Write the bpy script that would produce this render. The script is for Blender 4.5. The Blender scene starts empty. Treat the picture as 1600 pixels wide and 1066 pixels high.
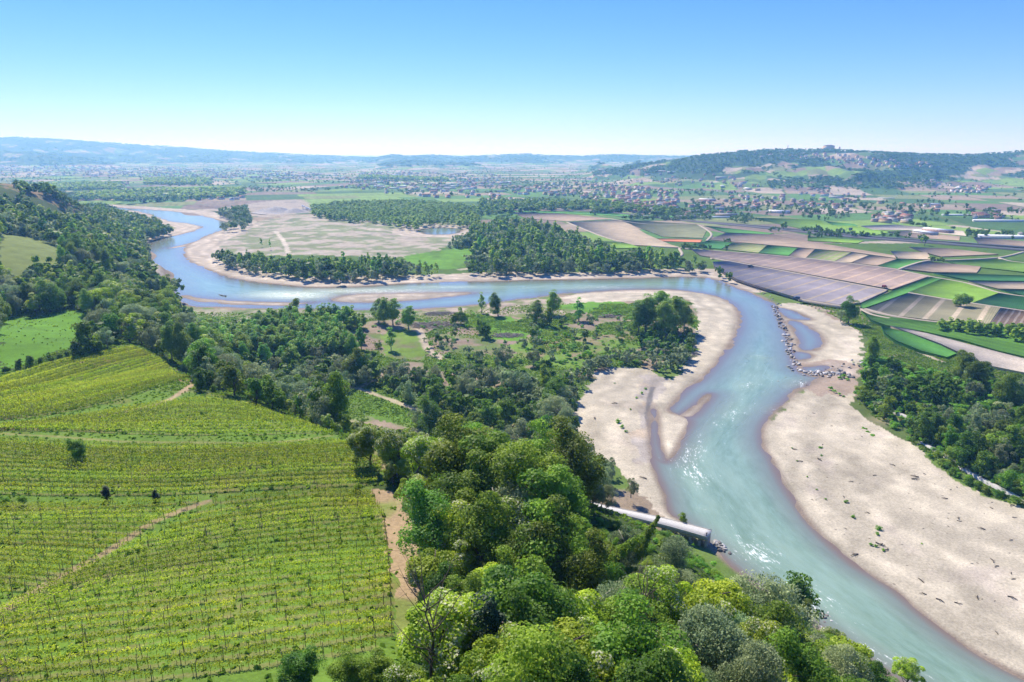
import bpy, math, random
import numpy as np
from mathutils import Vector, Matrix

# ------------------------------------------------------------------ camera, light, sky
PITCH = math.radians(15.36)
F = 1067.0                      # focal length in pixels of a 1600 px wide frame
H = 130.0
sc = bpy.context.scene
cam_d = bpy.data.cameras.new('camera'); cam_d.sensor_width = 36.0; cam_d.lens = 36.0 * F / 1600.0
cam_d.clip_start = 1.0; cam_d.clip_end = 90000.0
cam = bpy.data.objects.new('camera', cam_d); sc.collection.objects.link(cam); sc.camera = cam
cam.location = (0, 0, H); cam.rotation_euler = (math.pi / 2 - PITCH, 0, 0)

SUN_EL = math.radians(47); SUN_AZ = math.radians(-25)      # azimuth from +Y, negative = to the left
w = bpy.data.worlds.new('World'); sc.world = w; w.use_nodes = True
nt = w.node_tree; bg = nt.nodes['Background']
sky = nt.nodes.new('ShaderNodeTexSky'); sky.sky_type = 'NISHITA'; sky.sun_disc = False
sky.sun_elevation = SUN_EL; sky.sun_rotation = SUN_AZ
sky.altitude = 300; sky.air_density = 1.0; sky.dust_density = 0.0; sky.ozone_density = 3.0
hs = nt.nodes.new('ShaderNodeHueSaturation'); hs.inputs['Saturation'].default_value = 1.3
mu = nt.nodes.new('ShaderNodeMix'); mu.data_type = 'RGBA'; mu.blend_type = 'MULTIPLY'; mu.inputs[0].default_value = 1; mu.inputs[7].default_value = (.62, .72, 1.34, 1)
nt.links.new(sky.outputs[0], hs.inputs['Color']); nt.links.new(hs.outputs[0], mu.inputs[6]); nt.links.new(mu.outputs[2], bg.inputs[0]); bg.inputs[1].default_value = 0.098
sun_d = bpy.data.lights.new('sun', 'SUN'); sun_d.energy = 5.0; sun_d.angle = math.radians(0.5); sun_d.color = (1.0, 0.95, 0.86)
sun = bpy.data.objects.new('sun', sun_d); sc.collection.objects.link(sun)
sdir = Vector((math.sin(SUN_AZ) * math.cos(SUN_EL), math.cos(SUN_AZ) * math.cos(SUN_EL), math.sin(SUN_EL)))
sun.rotation_euler = sdir.to_track_quat('Z', 'Y').to_euler(); sun.location = sdir * 500
sc.view_settings.view_transform = 'Standard'; sc.view_settings.look = 'None'
sc.view_settings.exposure = 0.48; sc.view_settings.gamma = 1.0
sc.cycles.max_bounces = 6; sc.cycles.diffuse_bounces = 3; sc.cycles.glossy_bounces = 2
sc.cycles.transmission_bounces = 3; sc.cycles.transparent_max_bounces = 6; sc.cycles.volume_bounces = 2
sc.cycles.use_denoising = True
HAZE_DENSITY = 0.00013

rng = np.random.default_rng(7); random.seed(7)
COL = sc.collection

# ------------------------------------------------------------------ projection helpers
CP, SP = math.cos(PITCH), math.sin(PITCH)
def ray(px, py):
    u = (np.asarray(px, float) - 800) / F; v = (533 - np.asarray(py, float)) / F
    return u, CP + v * SP, -SP + v * CP          # direction for unit camera depth
def flat(px, py, z=2.0):
    dx, dy, dz = ray(px, py); t = (z - H) / np.minimum(dz, -0.008)
    return dx * t, dy * t
def project(x, y, z):
    d = y * CP + (H - z) * SP; v = (y * SP - (H - z) * CP) / d
    return 800 + F * x / d, 533 - F * v, d

def smooth(x): x = np.clip(x, 0, 1); return x * x * (3 - 2 * x)
# ---- value noise
_perm = rng.random((256, 256))
def noise(x, y):
    xi = np.floor(x).astype(int); yi = np.floor(y).astype(int); fx = x - xi; fy = y - yi
    fx = fx * fx * (3 - 2 * fx); fy = fy * fy * (3 - 2 * fy)
    a = _perm[xi & 255, yi & 255]; b = _perm[(xi + 1) & 255, yi & 255]; c = _perm[xi & 255, (yi + 1) & 255]; d = _perm[(xi + 1) & 255, (yi + 1) & 255]
    return (a * (1 - fx) + b * fx) * (1 - fy) + (c * (1 - fx) + d * fx) * fy
def fbm(x, y, o=4):
    s = 0; a = 0.5; t = 0
    for i in range(o):
        s = s + a * noise(x * 2 ** i + 17.3 * i, y * 2 ** i + 9.1 * i); t += a; a *= 0.5
    return s / t

# ------------------------------------------------------------------ height of the land
CTRL = [(0,1066,74),(300,1066,74),(620,1066,74),(0,1000,73),(300,1000,72),(600,1000,70),(0,900,67),(300,900,67),(600,900,65),
 (0,830,64),(500,830,62),(0,760,61.5),(300,760,61),(590,780,61),(0,700,61),(300,700,59),(540,700,59),(590,730,60),(0,660,58),(200,655,56),(300,640,54),(450,665,55),
 (0,600,54),(150,600,47),(210,541,38),(0,582,47),(300,592,46),(0,565,43),(0,505,34),(130,490,35),(150,525,36),(0,445,41),(0,372,55),(90,395,46),
 (95,420,42),(0,300,81),(0,286,90),(60,300,73),(115,322,55),(0,330,66),(60,350,50),(130,345,36),(165,352,20),(200,400,22),(200,470,26),(250,520,22),
 (610,950,67),(640,1000,66)]
FOOT = [(185,335),(212,372),(238,410),(262,450),(280,490),(330,540),(430,615),(560,668),(700,722),(800,762),(880,800),(960,850),(1060,880),(1140,930),(1230,985),(1330,1060),(1500,1200)]
cx, cy, cz = [], [], []
for p, q, z in CTRL:
    x, y = flat(p, q, z); cx.append(x); cy.append(y); cz.append(z)
for p, q in FOOT:
    x, y = flat(p, q, 3); cx.append(x); cy.append(y); cz.append(3)
for p, q in [(250,340),(320,400),(340,470),(450,540),(620,600),(800,650),(980,720),(1150,830),(1350,950)]:
    x, y = flat(p, q, 0); cx.append(x); cy.append(y); cz.append(-4)
for x, y, z in [(0,0,98),(0,30,89),(-60,0,100),(60,0,85),(-150,60,84),(-300,100,82),(-330,300,66),(-480,500,66),(-640,800,74),(-820,1000,70),(-900,1300,40),(-700,1500,5),(-900,700,72),(-1100,900,60),(-700,450,68),(-620,250,72),(-1300,700,60),
                (-1300,1300,50),(-1200,1900,3),(30,60,68),(60,60,48),(120,60,8),(160,0,3),(60,-60,80),(200,60,-4),(-200,-100,100),(-800,200,90),(40,100,52),(30,140,48)]:
    cx.append(x); cy.append(y); cz.append(z)
cx, cy, cz = map(np.array, (cx, cy, cz)); S = 300.0
def _tps(r2): return r2 * np.log(r2 + 1e-9) * 0.5
def _solve():
    n = len(cx); X = np.stack([cx, cy], 1) / S
    K = _tps(((X[:, None] - X[None]) ** 2).sum(-1)) + 2e-4 * np.eye(n); P = np.hstack([np.ones((n, 1)), X])
    A = np.block([[K, P], [P.T, np.zeros((3, 3))]])
    return X, np.linalg.solve(A, np.concatenate([cz, np.zeros(3)]))
TX, TW = _solve()
def hill(x, y):
    x = np.asarray(x, float); y = np.asarray(y, float); sh = x.shape; x = x.ravel(); y = y.ravel(); out = np.full(x.shape, -8.0)
    m = (x < 260) & (x > -2500) & (y < 2300) & (y > -300); idx = np.nonzero(m)[0]
    for k in range(0, len(idx), 60000):
        i = idx[k:k + 60000]; q = np.stack([x[i], y[i]], 1) / S
        r2 = (q[:, 0:1] - TX[None, :, 0]) ** 2 + (q[:, 1:2] - TX[None, :, 1]) ** 2
        out[i] = _tps(r2) @ TW[:-3] + TW[-3] + q @ TW[-2:]
    out = np.minimum(out, 104 - np.clip(-x - 700, 0, 600) * .04)
    # the ridge belongs to the left bank only
    lim = np.interp(y, [-300, 0, 135, 350, 900, 1500, 2300], [190, 175, 110, 0, -320, -560, -1100])
    return (out * 1.0 - np.clip((x - lim) / 12.0, 0, 12)).reshape(sh)
# far hills: crest profiles (seen height), foot distances
def crest_z(py, D):
    v = (533 - np.asarray(py, float)) / F; t = D / CP
    return H + D * np.tan(np.arctan(v) - PITCH)
RH_X = [860,900,950,1000,1050,1090,1150,1200,1290,1350,1430,1500,1550,1600,1800]
RH_Y = [296,277,266,257,250,244,238,236,236,239,243,244,241,237,232]
RF_D = [3300,3250,3000,2850,2750,2650,2550,2450,2300,2300,2420,2700,2750,2700,2650]
LH_X = [-300,0,40,100,200,300,400,480,560,640]; LH_Y = [212,216,215.5,219,226,232,238.5,243,246,252]
LN_X = [-300,0,60,130,180,230]; LN_Y = [232,236,240,248,258,268]
MH_X = [540,590,615,640,680,720,770,830,850,900,960,1000,1060,1150,1300]; MH_Y = [256,247,242,245,243,246,243.5,241.5,244,245,242.5,244,245,246,247]
MN_X = [560,600,640,700,800,900,950]; MN_Y = [270,256,253,255,262,264,272]
def farhills(x, y):
    px, _, _ = project(x, y, 0 * x); z = np.zeros_like(x)
    def add(xs, ys, Dc, foot, back, warp, sc_, extra=0):
        nonlocal z
        n = fbm(x / sc_ + 3, y / sc_ + 7, 4) - 0.5
        cz_ = crest_z(np.interp(px, xs, ys), Dc)
        yy = y + warp * n * 2
        t = np.where(yy < Dc, smooth((yy - foot) / (Dc - foot)) ** np.where((px > 1040) & (px < 1460) & (Dc < 4000), .6, .85), smooth((back - yy) / (back - Dc)))
        g = np.abs(fbm(x / (sc_ * .55) + 31, y / (sc_ * 1.6) + 5, 4) - 0.5) * 2
        val = cz_ * t + extra * (g - 0.35) * np.clip(t * (1 - t) * 4, 0, 1)
        ok = (px > xs[0]) & (px < xs[-1]) & (cz_ > 0)
        z = np.maximum(z, np.where(ok, val, 0))
    add(RH_X, RH_Y, 3900.0, np.interp(px, RH_X, RF_D), 6500.0, 160, 420, 85)
    add(LH_X, LH_Y, 11500.0, 7300.0, 17000.0, 700, 1500, 130)
    add(LN_X, LN_Y, 7600.0, 6300.0, 9500.0, 300, 900, 50)
    add(MH_X, MH_Y, 10500.0, 7600.0, 15000.0, 600, 1100, 90)
    add(MN_X, MN_Y, 7000.0, 5700.0, 8200.0, 350, 700, 50)
    return z
def h0(x, y):
    x = np.asarray(x, float); y = np.asarray(y, float)
    a = hill(x, y); b = 2.6 + 0.9 * smooth((y - 500) / 800) + farhills(x, y)
    k = 3.0; m = np.maximum(a, b); return m + k * np.exp(-np.abs(a - b) / k) * 0.35
_h0s = lambda x, y: h0(np.atleast_1d(x), np.atleast_1d(y))
def hit(px, py, off=0.0, fn=None):
    """where the view ray through a photo pixel meets the land raised by off metres"""
    fn = fn or h0
    px = np.atleast_1d(np.asarray(px, float)); py = np.atleast_1d(np.asarray(py, float))
    dx, dy, dz = ray(px, py); ts = np.concatenate([np.linspace(20, 1200, 340), np.geomspace(1205, 14000, 260)])
    T = ts[None, :] + 0 * px[:, None]
    X = dx[:, None] * T; Y = dy[:, None] * T; Z = H + dz[:, None] * T
    G = fn(X.ravel(), Y.ravel()).reshape(X.shape) + off
    b = Z < G; i = np.argmax(b, 1); i = np.where(b.any(1), np.maximum(i, 1), len(ts) - 1)
    r = np.arange(len(px)); d0 = Z[r, i - 1] - G[r, i - 1]; d1 = Z[r, i] - G[r, i]
    k = np.clip(d0 / np.where(np.abs(d0 - d1) < 1e-9, 1, d0 - d1), 0, 1); t = ts[i - 1] + (ts[i] - ts[i - 1]) * k
    return dx * t, dy * t
def catmull(P, n=6, closed=True):
    P = np.asarray(P, float); m = len(P); out = []
    for i in range(m if closed else m - 1):
        g = lambda j: P[j % m] if closed else P[min(max(j, 0), m - 1)]
        a, b, c, d = g(i - 1), g(i), g(i + 1), g(i + 2)
        for k in range(n):
            t = k / n
            out.append(0.5 * ((2 * b) + (-a + c) * t + (2 * a - 5 * b + 4 * c - d) * t * t + (-a + 3 * b - 3 * c + d) * t ** 3))
    if not closed: out.append(P[-1])
    return np.array(out)
def wpoly(P, z=None, n=5, closed=True):
    Q = catmull(P, n, closed) if n > 1 else np.asarray(P, float)
    x, y = flat(Q[:, 0], Q[:, 1], z) if z is not None else hit(Q[:, 0], Q[:, 1])
    return np.stack([x, y], 1)
def inside(x, y, P):
    r = np.zeros(x.shape, bool); m = (x >= P[:, 0].min()) & (x <= P[:, 0].max()) & (y >= P[:, 1].min()) & (y <= P[:, 1].max())
    if not m.any(): return r
    xs, ys = x[m], y[m]; c = np.zeros(xs.shape, bool); n = len(P)
    for i in range(n):
        x0, y0 = P[i - 1]; x1, y1 = P[i]
        if y0 == y1: continue
        c ^= ((y0 > ys) != (y1 > ys)) & (xs < (x1 - x0) * (ys - y0) / (y1 - y0) + x0)
    r[m] = c; return r
def seg_dist(x, y, P, closed=True, full=False):
    best = np.full(x.shape, 1e18); s_at = np.zeros(x.shape); side = np.zeros(x.shape); s = 0.0; n = len(P)
    for i in range(n if closed else n - 1):
        a = P[i]; b = P[(i + 1) % n]; d = b - a; L2 = max(float(d @ d), 1e-9)
        t = np.clip(((x - a[0]) * d[0] + (y - a[1]) * d[1]) / L2, 0, 1); ex = x - a[0] - t * d[0]; ey = y - a[1] - t * d[1]; q = ex * ex + ey * ey
        m = q < best
        if full:
            s_at[m] = s + t[m] * math.sqrt(L2); side[m] = np.sign(d[0] * ey[m] - d[1] * ex[m]); s += math.sqrt(L2)
        best[m] = q[m]
    return (np.sqrt(best), s_at, side) if full else np.sqrt(best)

# ------------------------------------------------------------------ the river, traced bank by bank
RIVER = [(150,322),(205,326),(250,329),(290,333),(330,341),(358,349),(362,354),(345,360),(322,369),(298,380),(286,391),(291,404),(308,415),(335,426),(365,435),(400,441),(440,445),(490,449),(560,448),(620,444),(700,441),(760,440),(830,438),(900,437),(980,435),(1060,433),(1100,434),(1125,440),(1150,449),(1180,461),(1205,474),(1216,490),(1226,512),(1235,540),(1243,574),(1262,586),(1282,590),(1262,602),(1240,614),(1215,638),(1195,660),(1189,680),(1194,702),(1203,715),(1212,735),(1225,760),(1245,790),(1262,815),(1290,845),(1330,880),(1370,905),(1400,925),(1440,960),(1500,1005),(1560,1040),(1620,1070),(1750,1140),(2000,1300),
 (1700,1300),(1560,1170),(1455,1095),(1375,1045),(1300,995),(1235,950),(1170,905),(1130,872),(1108,850),(1066,815),(1047,800),(1037,766),(1024,735),(1022,716),(1040,722),(1052,712),(1060,697),(1070,678),(1080,658),(1068,650),(1050,645),(1047,638),(1070,612),(1100,590),(1130,556),(1152,520),(1157,500),(1150,480),(1135,469),(1115,462),(1090,457),(1050,453),(980,453),(930,456),(880,459),(850,463),(800,469),(760,475),(700,480),(640,483),(600,483),(540,484),(480,483),(420,482),(350,480),(300,478),(278,466),(262,436),(245,418),(232,402),(226,384),(250,374),(285,366),(316,356),(300,350),(268,346),(240,337),(215,330),(150,326)]
BARS = [[(284,462),(330,467),(400,472),(470,473),(500,472),(440,478),(340,474),(300,470)],
        [(520,470),(545,461),(620,458),(700,457),(738,458),(700,464),(640,470),(560,473)],
        [(1060,650),(1082,652),(1100,636),(1113,618),(1104,617),(1086,632),(1068,645)],
        [(262,388),(280,384),(300,380),(286,386)]]
PONDS = [[(1216,482),(1240,487),(1264,498),(1250,500),(1230,496)],[(1232,502),(1258,508),(1284,530),(1276,546),(1252,546),(1246,525)],
         [(1240,551),(1262,552),(1268,558),(1252,563),(1243,561)],[(1256,575),(1290,573),(1283,582),(1262,584)],
         [(1019,644),(1026,646),(1028,680),(1033,700),(1040,722),(1024,718),(1018,692)],[(655,359),(690,356),(722,359),(706,366),(668,366)]]
RIV = wpoly(RIVER, 0.0); BAR = [wpoly(b, 0.0) for b in BARS]; PON = [wpoly(b, 0.0) for b in PONDS]
CENTRE = wpoly([(150,324),(250,332),(320,347),(330,358),(270,385),(260,410),(320,445),(450,462),(620,452),(800,453),(1000,444),(1110,448),(1180,480),(1200,530),(1180,590),(1140,650),(1110,710),(1140,770),(1200,850),(1300,930),(1450,1040),(1700,1200)], 0.0, 6, False)
def river_sd(x, y):
    """metres to the waterline, positive on the water"""
    d = seg_dist(x, y, RIV); s = np.where(inside(x, y, RIV), d, -d)
    for b in BAR:
        d = seg_dist(x, y, b); s = np.minimum(s, np.where(inside(x, y, b), -d, d))
    for b in PON:
        d = seg_dist(x, y, b); s = np.maximum(s, np.where(inside(x, y, b), d, -d))
    return s
def height(x, y, sd=None):
    z = h0(x, y)
    if sd is None:
        sd = np.full(x.shape, -400.0); m = (z < 7) & (y < 2600) & (y > 60); sd[m] = river_sd(x[m], y[m])
    sd = sd + (fbm(x / 9.0, y / 9.0, 3) - 0.5) * 3.0 * np.clip(np.hypot(x, y) / 250, .5, 2)
    w_ = np.clip(1 + np.hypot(x, y) / 260, 1, 9)
    land = np.minimum(-sd / w_ * 0.10, 0.45 + np.clip(-sd - 18, 0, 60) * 0.04 + np.clip(-sd - 78, 0, 1e9))
    bank = np.where(sd > 0, -np.minimum(sd / w_ * 0.16, 1.6), land)
    low = np.minimum(z, 4.0); k = np.where(z > 5, 1, 0) * smooth((z - 5) / 6)
    return np.where(sd > -110, np.where(z < 12, np.minimum(z, bank + 0 * z) * (1 - k) + z * k, z), z) + (fbm(x / 23.0 + 50, y / 23.0, 4) - .5) * np.where(sd > -25, 0.25, 1.1)

# ------------------------------------------------------------------ mesh + material helpers
def mesh(name, V, Q=None, T=None, attrs=None, smooth_=False):
    me = bpy.data.meshes.new(name); V = np.asarray(V, np.float32); me.vertices.add(len(V)); me.vertices.foreach_set('co', V.ravel())
    q = np.zeros((0, 4), int) if Q is None else np.asarray(Q, int).reshape(-1, 4); t = np.zeros((0, 3), int) if T is None else np.asarray(T, int).reshape(-1, 3)
    nl = q.size + t.size; me.loops.add(nl); me.polygons.add(len(q) + len(t))
    me.loops.foreach_set('vertex_index', np.concatenate([q.ravel(), t.ravel()]).astype(np.int32))
    st = np.concatenate([np.arange(len(q)) * 4, q.size + np.arange(len(t)) * 3]).astype(np.int32)
    me.polygons.foreach_set('loop_start', st); me.polygons.foreach_set('loop_total', np.concatenate([np.full(len(q), 4), np.full(len(t), 3)]).astype(np.int32))
    if smooth_: me.polygons.foreach_set('use_smooth', np.ones(len(q) + len(t), bool))
    for k, a in (attrs or {}).items():
        a = np.asarray(a, np.float32)
        if a.ndim == 2:
            at = me.attributes.new(k, 'FLOAT_COLOR', 'POINT'); at.data.foreach_set('color', np.hstack([a, np.ones((len(a), 1), np.float32)]).ravel())
        else:
            at = me.attributes.new(k, 'FLOAT', 'POINT'); at.data.foreach_set('value', a)
    me.update(calc_edges=True); return me
def add(name, me, mat=None, parent=None, loc=None, **props):
    o = bpy.data.objects.new(name, me); COL.objects.link(o)
    if mat is not None and not me.materials:
        for m_ in (mat if isinstance(mat, (list, tuple)) else [mat]): me.materials.append(m_)
    if parent is not None: o.parent = parent
    if loc is not None: o.location = loc
    for k, v_ in props.items(): o[k] = v_
    return o
def empty(name, loc, label, cat, group=None, rz=0, s=1.0):
    o = bpy.data.objects.new(name, None); COL.objects.link(o); o.location = loc; o.rotation_euler = (0, 0, rz)
    o.scale = (s, s, s) if not isinstance(s, tuple) else s; o.empty_display_size = 0.5; o['label'] = label; o['category'] = cat
    if group: o['group'] = group
    return o
class NB:
    def __init__(s, name):
        s.m = bpy.data.materials.new(name); s.m.use_nodes = True; s.t = s.m.node_tree; s.b = s.t.nodes['Principled BSDF']; s.out = s.t.nodes['Material Output']
    def n(s, ty, **kw):
        x = s.t.nodes.new(ty)
        for k, v_ in kw.items():
            if k.startswith('i_'):
                k2 = k[2:]; x.inputs[int(k2) if k2.isdigit() else k2.replace('_', ' ')].default_value = v_
            else: setattr(x, k, v_)
        return x
    def l(s, a, b): s.t.links.new(a, b)
    def noise(s, scale, detail=4, rough=.6, vec=None):
        x = s.n('ShaderNodeTexNoise'); x.inputs['Scale'].default_value = scale; x.inputs['Detail'].default_value = detail; x.inputs['Roughness'].default_value = rough
        if vec is None:
            if not hasattr(s, 'geo'): s.geo = s.n('ShaderNodeNewGeometry')
            vec = s.geo.outputs['Position']
        s.l(vec, x.inputs['Vector']); return x.outputs['Fac']
    def rng(s, v_, a, b, c, d):
        x = s.n('ShaderNodeMapRange'); s.l(v_, x.inputs[0]); x.inputs[1].default_value = a; x.inputs[2].default_value = b; x.inputs[3].default_value = c; x.inputs[4].default_value = d; return x.outputs[0]
    def math(s, op, a, b=None):
        x = s.n('ShaderNodeMath', operation=op)
        for i, q in enumerate((a, b)):
            if q is None: continue
            if isinstance(q, (int, float)): x.inputs[i].default_value = q
            else: s.l(q, x.inputs[i])
        return x.outputs[0]
    def mix(s, fac, a, b, mode='MIX'):
        x = s.n('ShaderNodeMix', data_type='RGBA', blend_type=mode)
        for i, q in ((0, fac), (6, a), (7, b)):
            if isinstance(q, (int, float)): x.inputs[i].default_value = q
            elif isinstance(q, tuple): x.inputs[i].default_value = (*q[:3], 1)
            else: s.l(q, x.inputs[i])
        return x.outputs[2]
    def val(s, col, v_):
        x = s.n('ShaderNodeHueSaturation'); s.l(v_, x.inputs['Value'])
        if isinstance(col, tuple): x.inputs['Color'].default_value = (*col, 1)
        else: s.l(col, x.inputs['Color'])
        return x.outputs[0]
    def attr(s, nm, out='Fac'): return s.n('ShaderNodeAttribute', attribute_name=nm).outputs[out]
    def bump(s, h_, strength=.4, dist=.1):
        x = s.n('ShaderNodeBump'); x.inputs['Strength'].default_value = strength; x.inputs['Distance'].default_value = dist; s.l(h_, x.inputs['Height']); s.l(x.outputs[0], s.b.inputs['Normal']); return x.outputs[0]
def simple(name, col, rough=.8, nscale=1.5, amp=.25, bump=.2, metal=0):
    b = NB(name); f = b.noise(nscale, 5); c = b.val(col, b.rng(f, .3, .7, 1 - amp, 1 + amp)); b.l(c, b.b.inputs['Base Color'])
    b.b.inputs['Roughness'].default_value = rough; b.b.inputs['Metallic'].default_value = metal; b.bump(f, bump, .05); b.b.inputs['Specular IOR Level'].default_value = .25; return b.m

# ------------------------------------------------------------------ ground colour regions
C_GRASS=(.085,.15,.022); C_SAND=(.505,.445,.33); C_SANDW=(.30,.26,.21); C_DIRT=(.40,.30,.20); C_WOOD=(.05,.07,.025); C_MEADOW=(.12,.26,.025)
PAINT = [ # (polygon in photo pixels, colour, patchiness, second colour)
 # bare flood plain beyond the river
 ([(330,372),(400,345),(490,336),(600,346),(748,350),(742,372),(690,388),(640,402),(520,400),(420,398),(340,392)],(.40,.345,.27),.75,(.21,.235,.12)),
 ([(380,320),(470,312),(480,330),(430,338),(385,334)],(.36,.31,.24),.3,(.28,.24,.2)),
 ([(640,398),(740,388),(742,408),(700,420),(640,412)],C_MEADOW,.3,C_GRASS),
 ([(400,440),(520,428),(700,428),(860,428),(1100,426),(1110,434),(980,437),(700,442),(500,450)],(.42,.36,.26),.5,(.2,.2,.1)),
 # point bar and sands on the near side
 ([(840,470),(930,452),(1060,450),(1120,458),(1165,490),(1150,530),(1105,590),(1060,640),(1090,655),(1060,700),(1040,730),(1070,820),(1050,800),(1010,775),(950,712),(900,690),(896,640),(935,580),(1000,570),(1045,585),(1075,560),(1090,520),(1085,480),(1060,462),(980,470),(900,472)],C_SAND,.25,(.44,.37,.29)),
 ([(1000,585),(1040,590),(1020,640),(1030,700),(1000,720),(990,680),(1000,630)],(.42,.37,.31),.4,(.5,.4,.28)),
 ([(560,490),(700,478),(860,462),(900,476),(860,500),(760,490),(620,498)],(.40,.33,.25),.6,(.16,.2,.06)),
 ([(360,480),(560,482),(560,500),(300,520),(280,480)],(.30,.28,.19),.5,C_GRASS),
 ([(520,522),(600,520),(660,530),(700,520),(740,500),(700,485),(660,500),(820,520),(800,560),(740,552),(640,560),(560,545)],(.27,.20,.15),.6,(.13,.18,.05)),
 ([(600,522),(650,518),(664,560),(640,562),(600,556)],(.16,.25,.04),.4,(.2,.17,.1)),
 ([(730,500),(800,495),(820,530),(780,530)],C_MEADOW,.4,C_GRASS),
 ([(870,474),(970,470),(980,486),(900,486)],C_MEADOW,.2,C_GRASS),
 ([(800,540),(900,520),(1010,530),(960,560),(900,580),(830,570)],(.15,.25,.04),.5,(.26,.21,.12)),
 ([(560,605),(640,630),(660,655),(600,660),(560,640)],(.12,.22,.03),.4,C_GRASS),
 # right bank gravel
 ([(1205,478),(1250,470),(1300,492),(1350,520),(1362,540),(1347,575),(1345,602),(1328,612),(1364,647),(1400,674),(1442,707),(1495,748),(1566,784),(1640,822),(1900,1100),(1620,1100),(1400,940),(1250,800),(1180,690),(1200,650),(1250,600),(1240,560),(1220,500)],C_SAND,.22,(.52,.44,.37)),
 ([(1250,560),(1345,565),(1350,600),(1270,612)],(.36,.28,.21),.5,(.5,.42,.34)),
 ([(1360,500),(1500,535),(1600,560),(1600,780),(1480,720),(1340,640),(1345,580)],(.09,.13,.035),.4,(.2,.18,.1)),
 # hillside meadows and vineyards
 ([(0,372),(60,375),(95,388),(96,415),(60,432),(0,448)],(.17,.21,.055),.25,(.14,.18,.05)),
 ([(0,505),(60,495),(120,487),(170,520),(130,535),(60,560),(0,580)],(.11,.24,.02),.3,(.085,.18,.025)),
 ([(0,286),(24,285),(81,300),(122,319),(120,323),(90,323),(45,303),(6,291)],(.23,.17,.10),.4,(.17,.16,.08)),
 ([(0,278),(30,284),(0,288)],(.16,.19,.05),.3,(.14,.15,.05)),
 ([(0,592),(110,562),(215,540),(260,562),(308,588),(290,612),(220,640),(100,655),(0,662)],(.125,.19,.03),.55,(.22,.155,.08)),
 ([(0,662),(290,612),(420,640),(540,685),(610,728),(590,780),(615,900),(620,1066),(0,1066)],(.115,.195,.026),.28,(.18,.17,.05)),
 ([(560,690),(640,700),(640,740),(600,735)],(.24,.2,.1),.5,C_MEADOW),
 ([(585,775),(622,780),(650,860),(648,960),(625,1010),(612,960),(612,880)],(.36,.26,.15),.5,(.2,.24,.06)),
]
LINES = [ # (polyline, half width in m, colour)  tracks and paths
 ([(0,665),(120,655),(210,640),(265,624),(300,602)],.9,(.40,.29,.18)),
 ([(0,676),(100,682),(200,690),(330,692),(450,690),(520,682)],.7,(.22,.22,.07)),
 ([(0,955),(70,915),(170,860),(240,815),(325,785)],.8,(.30,.22,.12)),
 ([(530,604),(560,608),(600,622),(655,642),(700,660)],1.6,(.46,.38,.26)),([(560,608),(585,594)],1.4,(.46,.38,.26)),
 ([(655,515),(668,545),(690,560)],2.5,(.46,.38,.28)),
 ([(1020,600),(1012,640),(1024,690)],1.4,(.16,.15,.14)),
 ([(1270,478),(1320,486),(1345,487)],1.2,(.4,.34,.24)),
 ([(1384,507),(1388,520),(1420,540),(1450,556),(1475,566)],1.2,(.45,.38,.27)),
 ([(1440,690),(1480,714),(1540,750),(1620,795)],1.0,(.42,.38,.32)),
 ([(430,360),(445,380),(450,395)],3,(.55,.48,.38)),
 ([(720,420),(800,412),(830,418)],3,(.50,.44,.34)),
]
POLYS = [(wpoly(P, None, 4), c, a, c2) for P, c, a, c2 in PAINT]
WL = [(wpoly(P, None, 4, False), w_, c) for P, w_, c in LINES]
PAL = np.array([(.11,.19,.05),(.19,.30,.06),(.07,.14,.04),(.30,.24,.17),(.22,.17,.13),(.20,.23,.09),(.40,.34,.26),(.10,.21,.05)])
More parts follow.
